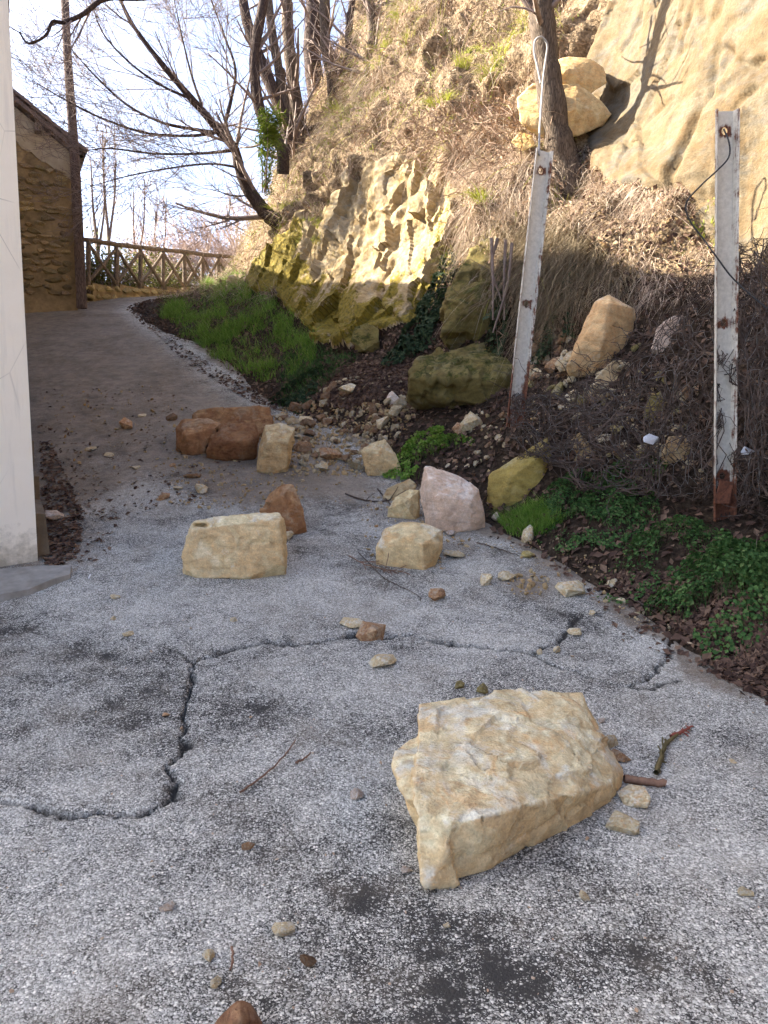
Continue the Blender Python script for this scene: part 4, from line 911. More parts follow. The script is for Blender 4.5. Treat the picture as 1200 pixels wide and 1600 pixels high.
def surf_fn(top, bot, bulge):
    T_ = np.array(top); B_ = np.array(bot)
    tt = spline(T_, 60); bb = spline(B_, 60)
    def f(u, v):
        k = np.clip(u, 0, 1) * 59; i = np.minimum(np.floor(k).astype(int), 58); fr = (k - i)[:, None]
        a = tt[i] * (1 - fr) + tt[i + 1] * fr; b = bb[i] * (1 - fr) + bb[i + 1] * fr
        p = a * (1 - v[:, None]) + b * v[:, None]
        q = np.stack([u * 7, v * 4, 0 * u], 1)
        p = p + .06 * np.stack([vnoise(q * 2.2, 7), 0 * u, 0 * u], 1) + np.stack([0 * u, -bulge * np.sin(np.pi * v) * (1 + .9 * vnoise(q, 4)) + .03 * vnoise(q * 3, 6), .10 * vnoise(q * 1.7, 5)], 1); return p
    return f
def netting(label, f, nu, nv, r=.0022, tear=()):
    """hexagonal wire mesh hung on a surface"""
    paths = []; e = []
    for i in range(nu):
        for j in range(nv):
            x = i * 1.0; y = j * 1.0; off = .5 if j % 2 else 0
            c = np.array((x + off, y))
            a = c + (0, -.33); b = c + (.5, -.0 + .0); l = c + (-.5, 0.0)
            top = (c[0], c[1] - .33); rt = (c[0] + .5, c[1]); lt = (c[0] - .5, c[1]); bt = (c[0] + .5, c[1] + .67)
            e += [(top, rt), (top, lt), (rt, bt)]
    e = np.array(e); uv0 = e[:, 0] / (nu, nv); uv1 = e[:, 1] / (nu, nv)
    A = f(uv0[:, 0], np.clip(uv0[:, 1], 0, 1)); B = f(uv1[:, 0], np.clip(uv1[:, 1], 0, 1))
    keep = (np.linalg.norm(A - B, axis=1) > .01) & (RNG.random(len(A)) > .03)
    M_ = (A + B) / 2 + RNG.normal(0, .004, A.shape)
    paths = [(np.stack([a, mm, b]), [r] * 3) for a, mm, b in zip(A[keep], M_[keep], B[keep])]
    V, F = tubes(paths, 3); o0 = A.mean(0); o0[2] = min(A[:, 2].min(), B[:, 2].min())
    o = obj_at('wire_netting', V, F, M_WIRE, tuple(o0)); tag(o, label, 'netting'); return o
f1 = surf_fn([P(803, 635, 7.12), P(850, 622, 7.0), P(910, 612, 6.65), P(970, 590, 6.35), P(1040, 520, 5.95), P(1112, 440, 5.45)],
             [P(798, 690, 6.95), P(850, 720, 6.62), P(910, 752, 6.25), P(980, 772, 5.95), P(1045, 782, 5.62), P(1112, 778, 5.32)], .10)
netting('torn hexagonal wire netting sagging between the two posts', f1, 27, 14)
f2 = surf_fn([P(1146, 420, 5.4), P(1180, 405, 5.3), P(1230, 400, 5.1), P(1320, 380, 4.9)], [P(1146, 785, 5.28), P(1180, 790, 5.1), P(1230, 810, 4.95), P(1320, 850, 4.7)], .10)
netting('hexagonal wire netting right of the thick post', f2, 10, 15)

def cable(name, label, pts, r, mat, cat='cable', n=40, parent=None):
    V, F = tubes([(spline(pts, n), [r] * n)], 6); o = obj_at(name, V, F, mat, tuple(pts[0])); tag(o, label, cat); return o
M_BLACK = mat_plain('black_rubber', (.02, .02, .022), (.05, .05, .05), 20, .6); M_ROPE = mat_plain('pale_cable', (.25, .235, .215), (.42, .40, .37), 40, .6)
cable('black_cable', 'thin black cable looping from the top of the right post', [P(1131, 202, 5.26), P(1139, 222, 5.2), P(1139, 245, 5.2), P(1122, 265, 5.22), P(1095, 290, 5.25), P(1072, 318, 5.3), P(1078, 345, 5.3), P(1098, 372, 5.28), P(1120, 402, 5.2), P(1150, 440, 5.2), P(1210, 492, 5.1)], .0055, M_BLACK)
cable('steel_cable', 'pale cable with a loop running from the left post up the tree', [P(842, 242, 7.3), P(843, 205, 7.5), P(846, 160, 7.8), P(849, 120, 7.95), P(853, 92, 8.0), P(855, 70, 8.0), P(846, 58, 7.98), P(836, 64, 7.95), P(835, 82, 7.93), P(839, 100, 7.92), P(845, 130, 7.88)], .011, M_ROPE, n=60)

# ------------------------------------------------------------------ fence on its low stone wall
fpx = [138, 182, 219, 255, 288, 317, 341, 363]; ftop = [376, 384, 388, 392, 395, 399, 401, 402]; fbot = [443, 446, 448, 449.5, 450.5, 451, 451.5, 452]
fD = [1155 * 1.12 / (b - t) for t, b in zip(ftop, fbot)]; fD = list(np.linspace(19.3, 25.2, 8))
fp0 = [P(a, b, D) for a, b, D in zip(fpx, fbot, fD)]; fp1 = [P(a, t, D) for a, t, D in zip(fpx, ftop, fD)]
fen = empty('wooden_fence', tuple(fp0[0])); tag(fen, 'rustic pole fence with crossed braces at the top of the lane', 'fence')
def log(name, a, b, r, parent, org, n=6):
    a = np.array(a); b = np.array(b); t = np.linspace(0, 1, n)[:, None]; p = a * (1 - t) + b * t + RNG.normal(0, r * .10, (n, 3)); V, F = tubes([(p, r * RNG.uniform(.9, 1.1, n))], 8)
    me = mesh_np(name, V - np.array(org), F); bm = bmesh.new(); bm.from_mesh(me); bmesh.ops.holes_fill(bm, edges=bm.edges); bm.to_mesh(me); bm.free(); return link(name, me, M_WOOD, parent)
o3 = tuple(fp0[0])
for a, b in zip(fp0, fp1): log('post', a - (0, 0, .25), b - (0, 0, .02), .062, fen, o3)
for k in range(7):
    log('rail', fp1[k] + ((0, 0, .03) if k else P(130, 372, fD[0]) - fp1[0] + (0, 0, -.03)), fp1[k + 1] + (0, 0, .03), .062, fen, o3)
    log('brace', fp1[k] - (0, .05, .06), fp0[k + 1] + (0, -.05, .05), .045, fen, o3); log('brace', fp0[k] + (0, .02, .05), fp1[k + 1] + (0, .02, -.06), .045, fen, o3)
wl = empty('stone_wall', tuple(fp0[0] - (0, 0, .5))); tag(wl, 'low mossy stone wall under the wooden fence', 'wall')
wo = fp0[0] - (0, 0, .5); m = MB()
for k in range(7):
    a, b = fp0[k], fp0[k + 1]; d = (b - a)[:2]; L = np.linalg.norm(d); an = math.atan2(d[1], d[0]); c = (a + b) / 2
    m.box((c[0], c[1] + .02, c[2] - .36), (L * 1.02, .26, .66), Matrix.Rotation(an, 3, 'Z'), .01)
m.build('core', M_MORT, wl, origin=tuple(wo))
m = MB(); a = fp0[0]; m.box((a[0] - .7, a[1] - .05, a[2] - .36), (1.3, .28, .66), None, .01); m.build('core', M_MORT, wl, origin=tuple(wo))
WALLG = [me.copy() for me in WALLST]
M_STONEG = mat_sandstone('wall_stone', [(.36, .29, .15), (.30, .23, .11), (.24, .19, .09), (.40, .33, .19), (.28, .18, .06), (.27, .24, .17)], moss=.02, scale=2.0)
for me in WALLG: me.materials.clear(); me.materials.append(M_STONEG)
for rowz in range(3):
    t = -1.3
    Ltot = float(np.linalg.norm((fp0[-1] - fp0[0])[:2])); 
    while t < Ltot:
        wid = RNG.uniform(.16, .42); f = np.clip((t + wid / 2) / Ltot, -.2, 1) * 7; k = int(np.clip(math.floor(f), 0, 6)); fr = f - k
        q = fp0[k] * (1 - fr) + fp0[k + 1] * fr; d = (fp0[k + 1] - fp0[k])[:2]; an = math.atan2(d[1], d[0]); nx = np.array((math.sin(an), -math.cos(an)))
        so = link('stone', WALLG[RNG.integers(8)], None, wl); h = .20
        so.location = (q[0] + nx[0] * .11 - wo[0], q[1] + nx[1] * .11 - wo[1], q[2] - .12 - rowz * .19 + RNG.uniform(-.02, .02) - wo[2]); so.rotation_euler = (RNG.uniform(-.1, .1), RNG.uniform(-.12, .12), an)
        so.scale = (wid * 1.02, .2, h * RNG.uniform(.95, 1.2)); tt = RNG.uniform(.9, 1.6); so.color = (tt, tt, tt * .9, 1); t += wid

# ------------------------------------------------------------------ trees
def limb_noise(pts, amp, seed):
    r = np.random.default_rng(seed); p = np.array(pts); p[1:-1] += r.normal(0, amp, (len(p) - 2, 3)); return p
def grow(path, rad, nchild, L, spread, bias, rng, lift=0.0, lo=.2, hi=1.0, pts=7, rr=.55, curve=.25):
    """child branches off a limb; returns list of (points, radii)"""
    out = []; n = len(path)
    for k in range(nchild):
        t = rng.uniform(lo, hi); i = min(int(t * (n - 1)), n - 2); f = t * (n - 1) - i; p = path[i] * (1 - f) + path[i + 1] * f
        tg = path[i + 1] - path[i]; tg = tg / (np.linalg.norm(tg) + 1e-9); d = tg * .75 + rng.normal(0, spread, 3) + np.array(bias); d /= np.linalg.norm(d)
        ln = L * rng.uniform(.55, 1.25) * (1.15 - .5 * t); step = ln / (pts - 1); q = [p]; turn = rng.normal(0, curve, 3) / pts
        for s_ in range(pts - 1):
            d = d + turn + rng.normal(0, .07, 3) + np.array((0, 0, lift / pts)); d /= np.linalg.norm(d); q.append(q[-1] + d * step)
        r0 = min(rad[i] * rr, .6 * rad[i]) ; out.append((np.array(q), np.linspace(r0, max(r0 * .28, .0035), pts)))
    return out
def bare_tree(label, limbs, levels, seed, mats, cat='tree', name='bare_tree', group=None, base=None, minr=.004, rooted=True):
    rng = np.random.default_rng(seed); root = empty(name, tuple(base if base is not None else limbs[0][0][0])); tag(root, label, cat, group); org = np.array(root.location)
    fixed = []
    for p, r in limbs[:1]:
        if not rooted: break
        h = hit(*[float(v[0]) for v in project(np.array([p[0]]))])
        if h is not None:
            dy = h[0][1] - p[0][1]; k = (h[0][1] + .12) / p[0][1]; cm = np.array((0, 0, CAMZ)); limbs = [([cm + (np.array(q) - cm) * k for q in pp], (rr_[0] * k, rr_[1] * k)) for pp, rr_ in limbs]
        p0_ = np.array(limbs[0][0][0]); limbs = [([p0_ - (0, -.15, .45)] + list(limbs[0][0]), limbs[0][1])] + list(limbs[1:]); root.location = tuple(p0_); org = p0_
    lim = [(spline(p, max(10, 4 * len(p))), None, r) for p, r in limbs]; L0 = []
    for p, _, (r0, r1) in lim: L0.append((p, np.linspace(r0, r1, len(p)) * (1 + .06 * rng.normal(size=len(p)))))
    V, F = tubes(L0, 10); link('trunk', mesh_np('trunk', V - org, F), mats[0], root)
    cur = L0
    for li, (nch, ln, spr, bias, lift, sides, rr, lo) in enumerate(levels):
        nxt = []
        for p, r in cur:
            nxt += grow(p, r, nch, ln, spr, bias, rng, lift, lo, 1.0, 7 if li < 2 else 5, rr)
        V, F = tubes([(p, np.maximum(r, minr)) for p, r in nxt], sides); tag(link(('branches', 'twigs', 'fine_twigs')[li], mesh_np('b', V - org, F), mats[1], root), kind='stuff'); cur = nxt
    return root
D_ = 15.5
bare_tree('bare tree leaning out over the lane with long sweeping branches',
    [([P(436, 352, D_), P(418, 336, D_), P(402, 316, D_), P(385, 290, D_ - .05), P(374, 262, D_ - .1), P(366, 232, D_ - .2), P(345, 208, D_ - .3), P(322, 180, D_ - .4), P(285, 138, D_ - .7), P(245, 90, D_ - .9), P(205, 35, D_ - 1.1), P(180, -20, D_ - 1.2)], (.17, .025)),
     ([P(366, 232, D_ - .2), P(352, 200, D_), P(360, 160, D_ + .2), P(368, 110, D_ + .4), P(352, 60, D_ + .5), P(330, 0, D_ + .6)], (.05, .014)),
     ([P(345, 208, D_ - .3), P(310, 203, D_ - .5), P(255, 192, D_ - .8), P(200, 165, D_ - 1.1), P(150, 120, D_ - 1.3), P(110, 75, D_ - 1.5)], (.036, .008)),
     ([P(352, 205, D_ - .3), P(300, 212, D_ - .6), P(230, 208, D_ - .9), P(160, 185, D_ - 1.2), P(100, 155, D_ - 1.4), P(50, 125, D_ - 1.5)], (.032, .007)),
     ([P(366, 235, D_ - .2), P(310, 240, D_ - .5), P(240, 240, D_ - .9), P(170, 232, D_ - 1.2), P(120, 238, D_ - 1.4)], (.030, .007)),
     ([P(374, 262, D_ - .1), P(330, 256, D_ - .4), P(270, 262, D_ - .7), P(200, 275, D_ - 1.0), P(140, 292, D_ - 1.2)], (.024, .006)),
     ([P(395, 305, D_), P(365, 306, D_ - .2), P(345, 300, D_ - .4), P(330, 288, D_ - .5)], (.016, .006)),
     ([P(300, 155, D_ - .6), P(255, 135, D_ - .9), P(205, 100, D_ - 1.1), P(160, 50, D_ - 1.3), P(140, -10, D_ - 1.4)], (.028, .007)),
     ([P(320, 178, D_ - .4), P(300, 120, D_ - .3), P(285, 60, D_ - .2), P(270, -10, D_)], (.028, .008))],
    [(11, 1.9, .42, (-.22, -.05, .02), .35, 4, .40, .15), (7, .95, .45, (-.12, -.05, .05), .25, 3, .5, .15), (5, .5, .5, (-.05, 0, .05), .2, 3, .6, .15)], 11, [M_BARKD, M_TWIG], minr=.0036)
# the thin dark branch that crosses the sky at the top left
bare_tree('thin dark bough reaching across the sky at the top left', [([P(420, -60, 13), P(330, -30, 12.6), P(230, -5, 12.2), P(165, -2, 12), P(130, 22, 11.9), P(100, 35, 11.8), P(82, 34, 11.8), P(72, 55, 11.7), P(45, 68, 11.7), P(30, 50, 11.6)], (.05, .012))],
    [(7, .8, .5, (-.1, 0, -.1), .2, 4, .5, .3), (3, .4, .5, (0, 0, 0), .1, 3, .6, .2)], 12, [M_BARKD, M_TWIG], cat='branch', name='overhanging_bough', rooted=False)
# clump of upright trunks on the bank brow
TR = [([P(455, 262, 15.0), P(447, 200, 15.0), P(430, 150, 15), P(405, 90, 15), P(385, 30, 15), P(375, -40, 15)], (.15, .09), 'dark curved trunk, leftmost of the clump on the brow'),
      ([P(462, 258, 15.3), P(450, 190, 15.3), P(438, 120, 15.3), P(425, 50, 15.3), P(415, -40, 15.3)], (.12, .08), 'slim dark trunk second from left in the brow clump'),
      ([P(440, 232, 16.2), P(412, 190, 16.3), P(400, 140, 16.3), P(398, 80, 16.3), P(412, 0, 16.3), P(415, -40, 16.3)], (.13, .09), 'pale straight trunk behind the curved one in the brow clump'),
      ([P(470, 225, 15.8), P(458, 130, 15.8), P(450, 50, 15.8), P(446, -40, 15.8)], (.15, .11), 'straight trunk in the middle of the brow clump'),
      ([P(497, 165, 15.4), P(488, 90, 15.4), P(490, 20, 15.4), P(492, -50, 15.4)], (.20, .15), 'thick trunk at the right of the brow clump'),
      ([P(520, 130, 15.6), P(508, 60, 15.6), P(508, -40, 15.6)], (.13, .10), 'narrow trunk touching the thick one at right'),
      ([P(548, 110, 15.2), P(545, 50, 15.2), P(556, -40, 15.2)], (.09, .06), 'thin trunk alone right of the brow clump'),
      ([P(580, 90, 15.0), P(582, 40, 15.0), P(570, -40, 15)], (.11, .08), 'rightmost ivy brown trunk on the brow')]
for i, (p, r, lab) in enumerate(TR):
    bare_tree(lab, [(p, r)], [(9, 1.3, .55, (-.1, -.1, .15), .3, 4, .35, .1), (5, .7, .55, (0, -.05, .0), .1, 3, .5, .2)], 30 + i, [M_BARK if i % 2 else M_BARKD, M_TWIG], group='trunks of the brow clump', minr=.005)
# the tree on the ledge behind the left post
lt = bare_tree('rough barked tree on the ledge behind the left post', [([P(892, 300, 8.15), P(884, 262, 8.15), P(872, 215, 8.12), P(862, 160, 8.1), P(854, 100, 8.1), P(848, 40, 8.1), P(842, -40, 8.1), P(835, -200, 8.2), P(826, -420, 8.2)], (.165, .115))],
    [(9, 1.4, .6, (0, 0, .2), .3, 4, .3, .62), (5, .8, .5, (0, 0, .1), .1, 3, .5, .2)], 50, [M_BARK, M_TWIG], name='ledge_tree')
# slim bare trees and shrubs beyond the fence
FT = [(150, 440, 250, 24, 'slim forked bare tree behind the left end of the fence'), (166, 440, 210, 25, 'slim bare tree second from the barn behind the fence'), (205, 440, 300, 27, 'short thin bare tree behind the fence middle'), (237, 440, 330, 27, 'low spindly bare tree behind the fence right half')]
for i, (x, yb, yt, D, lab) in enumerate(FT):
    b = P(x, yb, D); t = P(x + (-8, -6, 4, 6)[i], yt, D); b[2] -= 1
    bare_tree(lab, [([b, b * .6 + t * .4 + (.1, 0, 0), b * .3 + t * .7, t], (.07, .015)), ([b * .6 + t * .4 + (.1, 0, 0), b * .3 + t * .7 + (.35, 0, 0), t + (.4, 0, .4)], (.045, .012))],
              [(8, 1.4, .35, (0, 0, .35), .3, 4, .5, .3), (4, .7, .4, (0, 0, .2), .2, 3, .55, .2)], 60 + i, [M_TWIG, M_TWIG], group='slim trees beyond the fence', minr=.008, rooted=False)
def shrub(label, base, n, h, spread, seed, mat, lean=(0, 0, 0), minr=.006, cat='shrub', name='bare_shrub', group=None, sub_=(6, 4)):
    rng = np.random.default_rng(seed); base = np.array(base); root = empty(name, tuple(base)); tag(root, label, cat, group); st = []
    for k in range(n):
        a = rng.uniform(0, 6.28); d = np.array((math.cos(a) * spread, math.sin(a) * spread, 1.0)) * rng.uniform(.6, 1.1) + np.array(lean); q = [base + rng.normal(0, .12, 3) * (1, 1, 0)]; d = d / np.linalg.norm(d); L = h * rng.uniform(.6, 1.1)
        for s_ in range(8): d = d + rng.normal(0, .10, 3) + np.array((d[0], d[1], -.25)) * .06; d /= np.linalg.norm(d); q.append(q[-1] + d * L / 8)
        st.append((np.array(q), np.linspace(.022, .007, 9)))
    V, F = tubes(st, 5); tag(link('stems', mesh_np('stems', V - base, F), mat, root), kind='stuff')
    c = []
    for p, r in st: c += grow(p, r, sub_[0], h * .42, .5, (0, 0, .1), rng, .1, .2, 1, 6, .55)
    V, F = tubes([(p, np.maximum(r, minr)) for p, r in c], 3); tag(link('branches', mesh_np('branches', V - base, F), mat, root), kind='stuff')
    e = []
    for p, r in c: e += grow(p, r, sub_[1], h * .2, .6, (0, 0, .05), rng, .0, .1, 1, 4, .7)
    V, F = tubes([(p, np.maximum(r * .8, minr * .8)) for p, r in e], 3); tag(link('twigs', mesh_np('twigs', V - base, F), mat, root), kind='stuff')
    return root
M_PALETW = mat_plain('pale_twigs', (.34, .25, .21), (.58, .47, .41), 6)
for i, (x, y, D, h, lab) in enumerate([(262, 445, 27, 2.9, 'pale pinkish bare shrub behind the fence middle'), (300, 445, 28, 3.3, 'tall pale pinkish bare shrub behind the fence right half'), (335, 440, 27.5, 3.4, 'dense pale bare shrub beside the bank end'), (365, 425, 27, 3.0, 'bare shrub overhanging the right end of the fence'), (385, 400, 26, 2.8, 'bare shrub on the bank shoulder above the fence end'), (230, 448, 26.5, 1.9, 'low pale bare shrub behind the fence left half')]):
    shrub(lab, P(x, y, D) - (0, 0, .6), 24, h, .75, 80 + i, M_PALETW, group='pale shrubs beyond the fence', minr=.0095)
# ------------------------------------------------------------------ plants, litter and small finds
fc_px = bpx[bF].mean(1); fc_py = bpy_[bF].mean(1); fc_y = bv[bF][:, :, 1].mean(1); fcen = bv[bF].mean(1)
fnoise = fbm(fcen, 1.3, 3, 90); fnoise2 = fbm(fcen, 3.2, 3, 91)
# faces the viewer side can see: those turned to the lane, weighted so that distant slopes are not overfilled
vis = (fc_px > -150) & (fc_px < 1350) & (fc_py > -220) & (fc_py < 1300) & (fc_y > 3.5) & (fc_y < 24)
def region(poly, soft=30):
    wxx = fc_px + soft * fnoise2; wyy = fc_py + soft * fnoise; return in_poly(wxx, wyy, poly) & vis
def mk_mat(name, stops, tr=.25, scale=4): return mat_leafy(name, stops, scale, .75, tr)
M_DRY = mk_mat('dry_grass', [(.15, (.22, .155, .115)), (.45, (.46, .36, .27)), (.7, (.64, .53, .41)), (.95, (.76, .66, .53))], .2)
M_DRY2 = mk_mat('shade_tinted_dry_grass', [(.15, (.09, .065, .04)), (.5, (.20, .155, .095)), (.9, (.34, .28, .18))], .15)  # darker copy of the dry grass, shade below the ledge put into its colour
M_GRASS = mk_mat('green_grass', [(.1, (.07, .14, .018)), (.45, (.14, .28, .036)), (.75, (.27, .38, .08)), (.97, (.42, .38, .17))], .35)
M_YGRASS = mk_mat('yellow_green_grass', [(.1, (.17, .19, .03)), (.5, (.29, .31, .05)), (.9, (.44, .42, .12))], .3)
M_CLOV = mk_mat('clover', [(.1, (.022, .055, .014)), (.45, (.05, .115, .03)), (.75, (.10, .18, .05)), (.97, (.22, .20, .09))], .25, 8)
M_IVY = mk_mat('ivy', [(.1, (.012, .028, .012)), (.5, (.028, .052, .022)), (.9, (.06, .085, .035))], .1)
M_BRIGHT = mk_mat('bright_evergreen', [(.1, (.05, .08, .008)), (.5, (.11, .155, .018)), (.9, (.20, .25, .04))], .35)
M_LITT = mk_mat('leaf_litter', [(.1, (.022, .012, .009)), (.35, (.065, .036, .025)), (.65, (.14, .085, .058)), (.95, (.28, .19, .12))], .1, 3)
M_HEDGE = mk_mat('hedge_leaves', [(.1, (.05, .06, .015)), (.5, (.11, .12, .03)), (.9, (.22, .20, .07))], .3)
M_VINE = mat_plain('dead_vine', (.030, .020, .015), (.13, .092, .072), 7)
M_VINE2 = mat_plain('sun_tinted_vine', (.15, .095, .06), (.33, .23, .16), 7)  # paler copy of the dead vine, sunlight on the bank put into its colour
def stuff(name, VF, mat, label, cat): V, F = VF; o = obj_at(name, V, F, mat, tuple(V.mean(0)), smooth=False); tag(o, label, cat, kind='stuff'); return o
def unit(v): return v / (np.linalg.norm(v, axis=1, keepdims=True) + 1e-9)
def cat(*vf):
    VV = []; FF = []; b = 0
    for V, F in vf: VV.append(V); FF.append(F + b); b += len(V)
    return np.concatenate(VV), np.concatenate(FF)
def onto(nr): return np.where((nr[:, 0:1] * -.8 + nr[:, 1:2] * -.5 + nr[:, 2:3] * .3) < 0, -nr, nr)
rockm = fo | fc
upper = vis & ~rockm & (fc_py < 470) & (fc_y > 6.5)
def drybrush(n, w, lmin, lmax, mat, label, hang=.9, wid=(.005, .010), name='dry_grass'):
    p, nr = face_sample(bv, bF, w.astype(float), n); nr = onto(nr)
    # strands grow in tufts that share a lean
    lean = np.stack([fbm(p, 2.0, 2, 200 + k) for k in range(3)], 1) * .9
    d = unit(nr * .55 + RNG.normal(0, .38, (n, 3)) + lean + np.array((0, 0, .15))); L = RNG.uniform(lmin, lmax, n)
    bend = np.stack([RNG.normal(0, .25, n), RNG.normal(0, .25, n), -hang * RNG.uniform(.4, 1.3, n)], 1) + lean * .4
    return stuff(name, ribbons(p, d, L, RNG.uniform(*wid, n), bend, 4), mat, label, 'dry grass')
wtop = upper * np.clip(.15 + 2.4 * fnoise2 + .9 * fnoise, .03, 2)
drybrush(30000, wtop * (fc_px < 880), .18, .65, M_DRY, 'pale dry grass hanging over the sunlit upper bank')
drybrush(6000, upper * (fc_px > 780) * (fc_py > 230) * np.clip(.2 + 1.5 * fnoise2, 0, 1), .10, .35, M_DRY, 'dry grass on the sunlit ledge behind the posts')
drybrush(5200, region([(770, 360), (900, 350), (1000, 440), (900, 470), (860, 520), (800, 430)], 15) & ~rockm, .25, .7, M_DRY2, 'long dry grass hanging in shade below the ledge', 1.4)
drybrush(3500, region([(690, 240), (760, 200), (860, 230), (840, 330), (760, 370), (720, 330)], 20) & ~rockm, .2, .55, M_DRY, 'dry grass fringe above the right of the outcrop', 1.2)
# dead creepers: wiry curved stems lying over the slope
def creepers(n, w, lmin, lmax, rad, mat, label, steps=9, wander=.5, off=.05, name='dead_creeper', catg='creeper', down=-.25):
    p, nr = face_sample(bv, bF, w.astype(float), n); nr = onto(nr); L = RNG.uniform(lmin, lmax, n)
    d = unit(RNG.normal(0, 1, (n, 3)) + nr * .3 + np.array((0, 0, down))); q = [p + nr * .0]; 
    for k in range(steps):
        d = unit(d + RNG.normal(0, wander, (n, 3)) + nr * .14 * (1 if k < steps / 2 else -1) + np.array((0, 0, down * .25))); q.append(q[-1] + d * (L / steps)[:, None])
    Q = np.stack(q, 1); r0 = RNG.uniform(*rad, n)
    return stuff(name, tubes([(Q[i] + nr[i] * off, np.linspace(r0[i], r0[i] * .4, steps + 1)) for i in range(n)], 3), mat, label, catg)
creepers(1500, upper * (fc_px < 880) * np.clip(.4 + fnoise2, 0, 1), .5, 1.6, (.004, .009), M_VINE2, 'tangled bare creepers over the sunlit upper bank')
creepers(420, region([(640, 180), (860, 150), (860, 300), (730, 290), (660, 250)], 25), .5, 1.3, (.005, .010), M_VINE2, 'reddish root tangle above the outcrop and left of the ledge tree')
creepers(500, region([(400, 0), (640, -120), (640, 100), (520, 180), (440, 260)], 15), .5, 1.6, (.004, .009), M_VINE2, 'bare brush around the brow trunks')
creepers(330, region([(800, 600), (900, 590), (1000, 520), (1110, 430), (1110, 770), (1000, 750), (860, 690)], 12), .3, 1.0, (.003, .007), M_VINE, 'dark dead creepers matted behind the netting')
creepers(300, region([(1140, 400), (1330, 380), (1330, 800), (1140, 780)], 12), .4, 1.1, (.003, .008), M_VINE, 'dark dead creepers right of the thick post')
def net_vines(f, n, label):
    paths = []
    for i in range(n):
        u = RNG.uniform(0, 1); v = RNG.uniform(0, 1); k = 10; du = RNG.normal(0, .03); dv = RNG.normal(0, .05); uu = []; vv = []
        for s_ in range(k): uu.append(u); vv.append(v); du += RNG.normal(0, .012); dv += RNG.normal(0, .02); u += du; v += dv
        uu = np.clip(np.array(uu), 0, 1); vv = np.clip(np.array(vv), -.05, 1.02); q = f(uu, vv) + RNG.normal(0, .03, (k, 3)); paths.append((q, np.linspace(.006, .0025, k) * RNG.uniform(.6, 1.2)))
    stuff('netting_vine', tubes(paths, 3), M_VINE, label, 'creeper')
net_vines(f1, 210, 'brown dead vines woven through the sagging netting'); net_vines(f2, 150, 'brown dead vines woven through the right netting')
# moss and grass on the lane verge
def blades(n, w, lmin, lmax, mat, label, wid=(.004, .008), droop=.5, name='grass', catg='grass'):
    p, nr = face_sample(bv, bF, w.astype(float), n); lean = np.stack([fbm(p, 3.0, 2, 220 + k) for k in range(3)], 1)
    d = unit(np.array((0, 0, 1.)) + RNG.normal(0, .32, (n, 3)) + lean * .4 + onto(nr) * .3); bend = np.stack([RNG.normal(0, .4, n), RNG.normal(0, .4, n), -droop * RNG.uniform(.2, 1, n)], 1)
    return stuff(name, ribbons(p, d, RNG.uniform(lmin, lmax, n), RNG.uniform(*wid, n), bend, 3), mat, label, catg)
G1 = region([(248, 497), (300, 470), (372, 432), (400, 455), (440, 478), (490, 500), (500, 560), (460, 590), (400, 600), (350, 572), (300, 535)], 18) & ~rockm
blades(12000, G1 * np.clip(.05 + 3.2 * fnoise2 + .8 * fnoise, .04, 1.6), .08, .38, M_GRASS, 'lush green grass on the far verge of the bank', (.006, .012))
blades(2600, region([(440, 560), (500, 540), (560, 560), (500, 620), (440, 640)], 10), .06, .18, M_CLOV, 'darker low grass at the left foot of the outcrop', (.006, .012))
blades(2400, region([(780, 815), (850, 785), (880, 815), (840, 838), (800, 838)], 6), .06, .17, M_GRASS, 'short green grass in front of the ochre block')
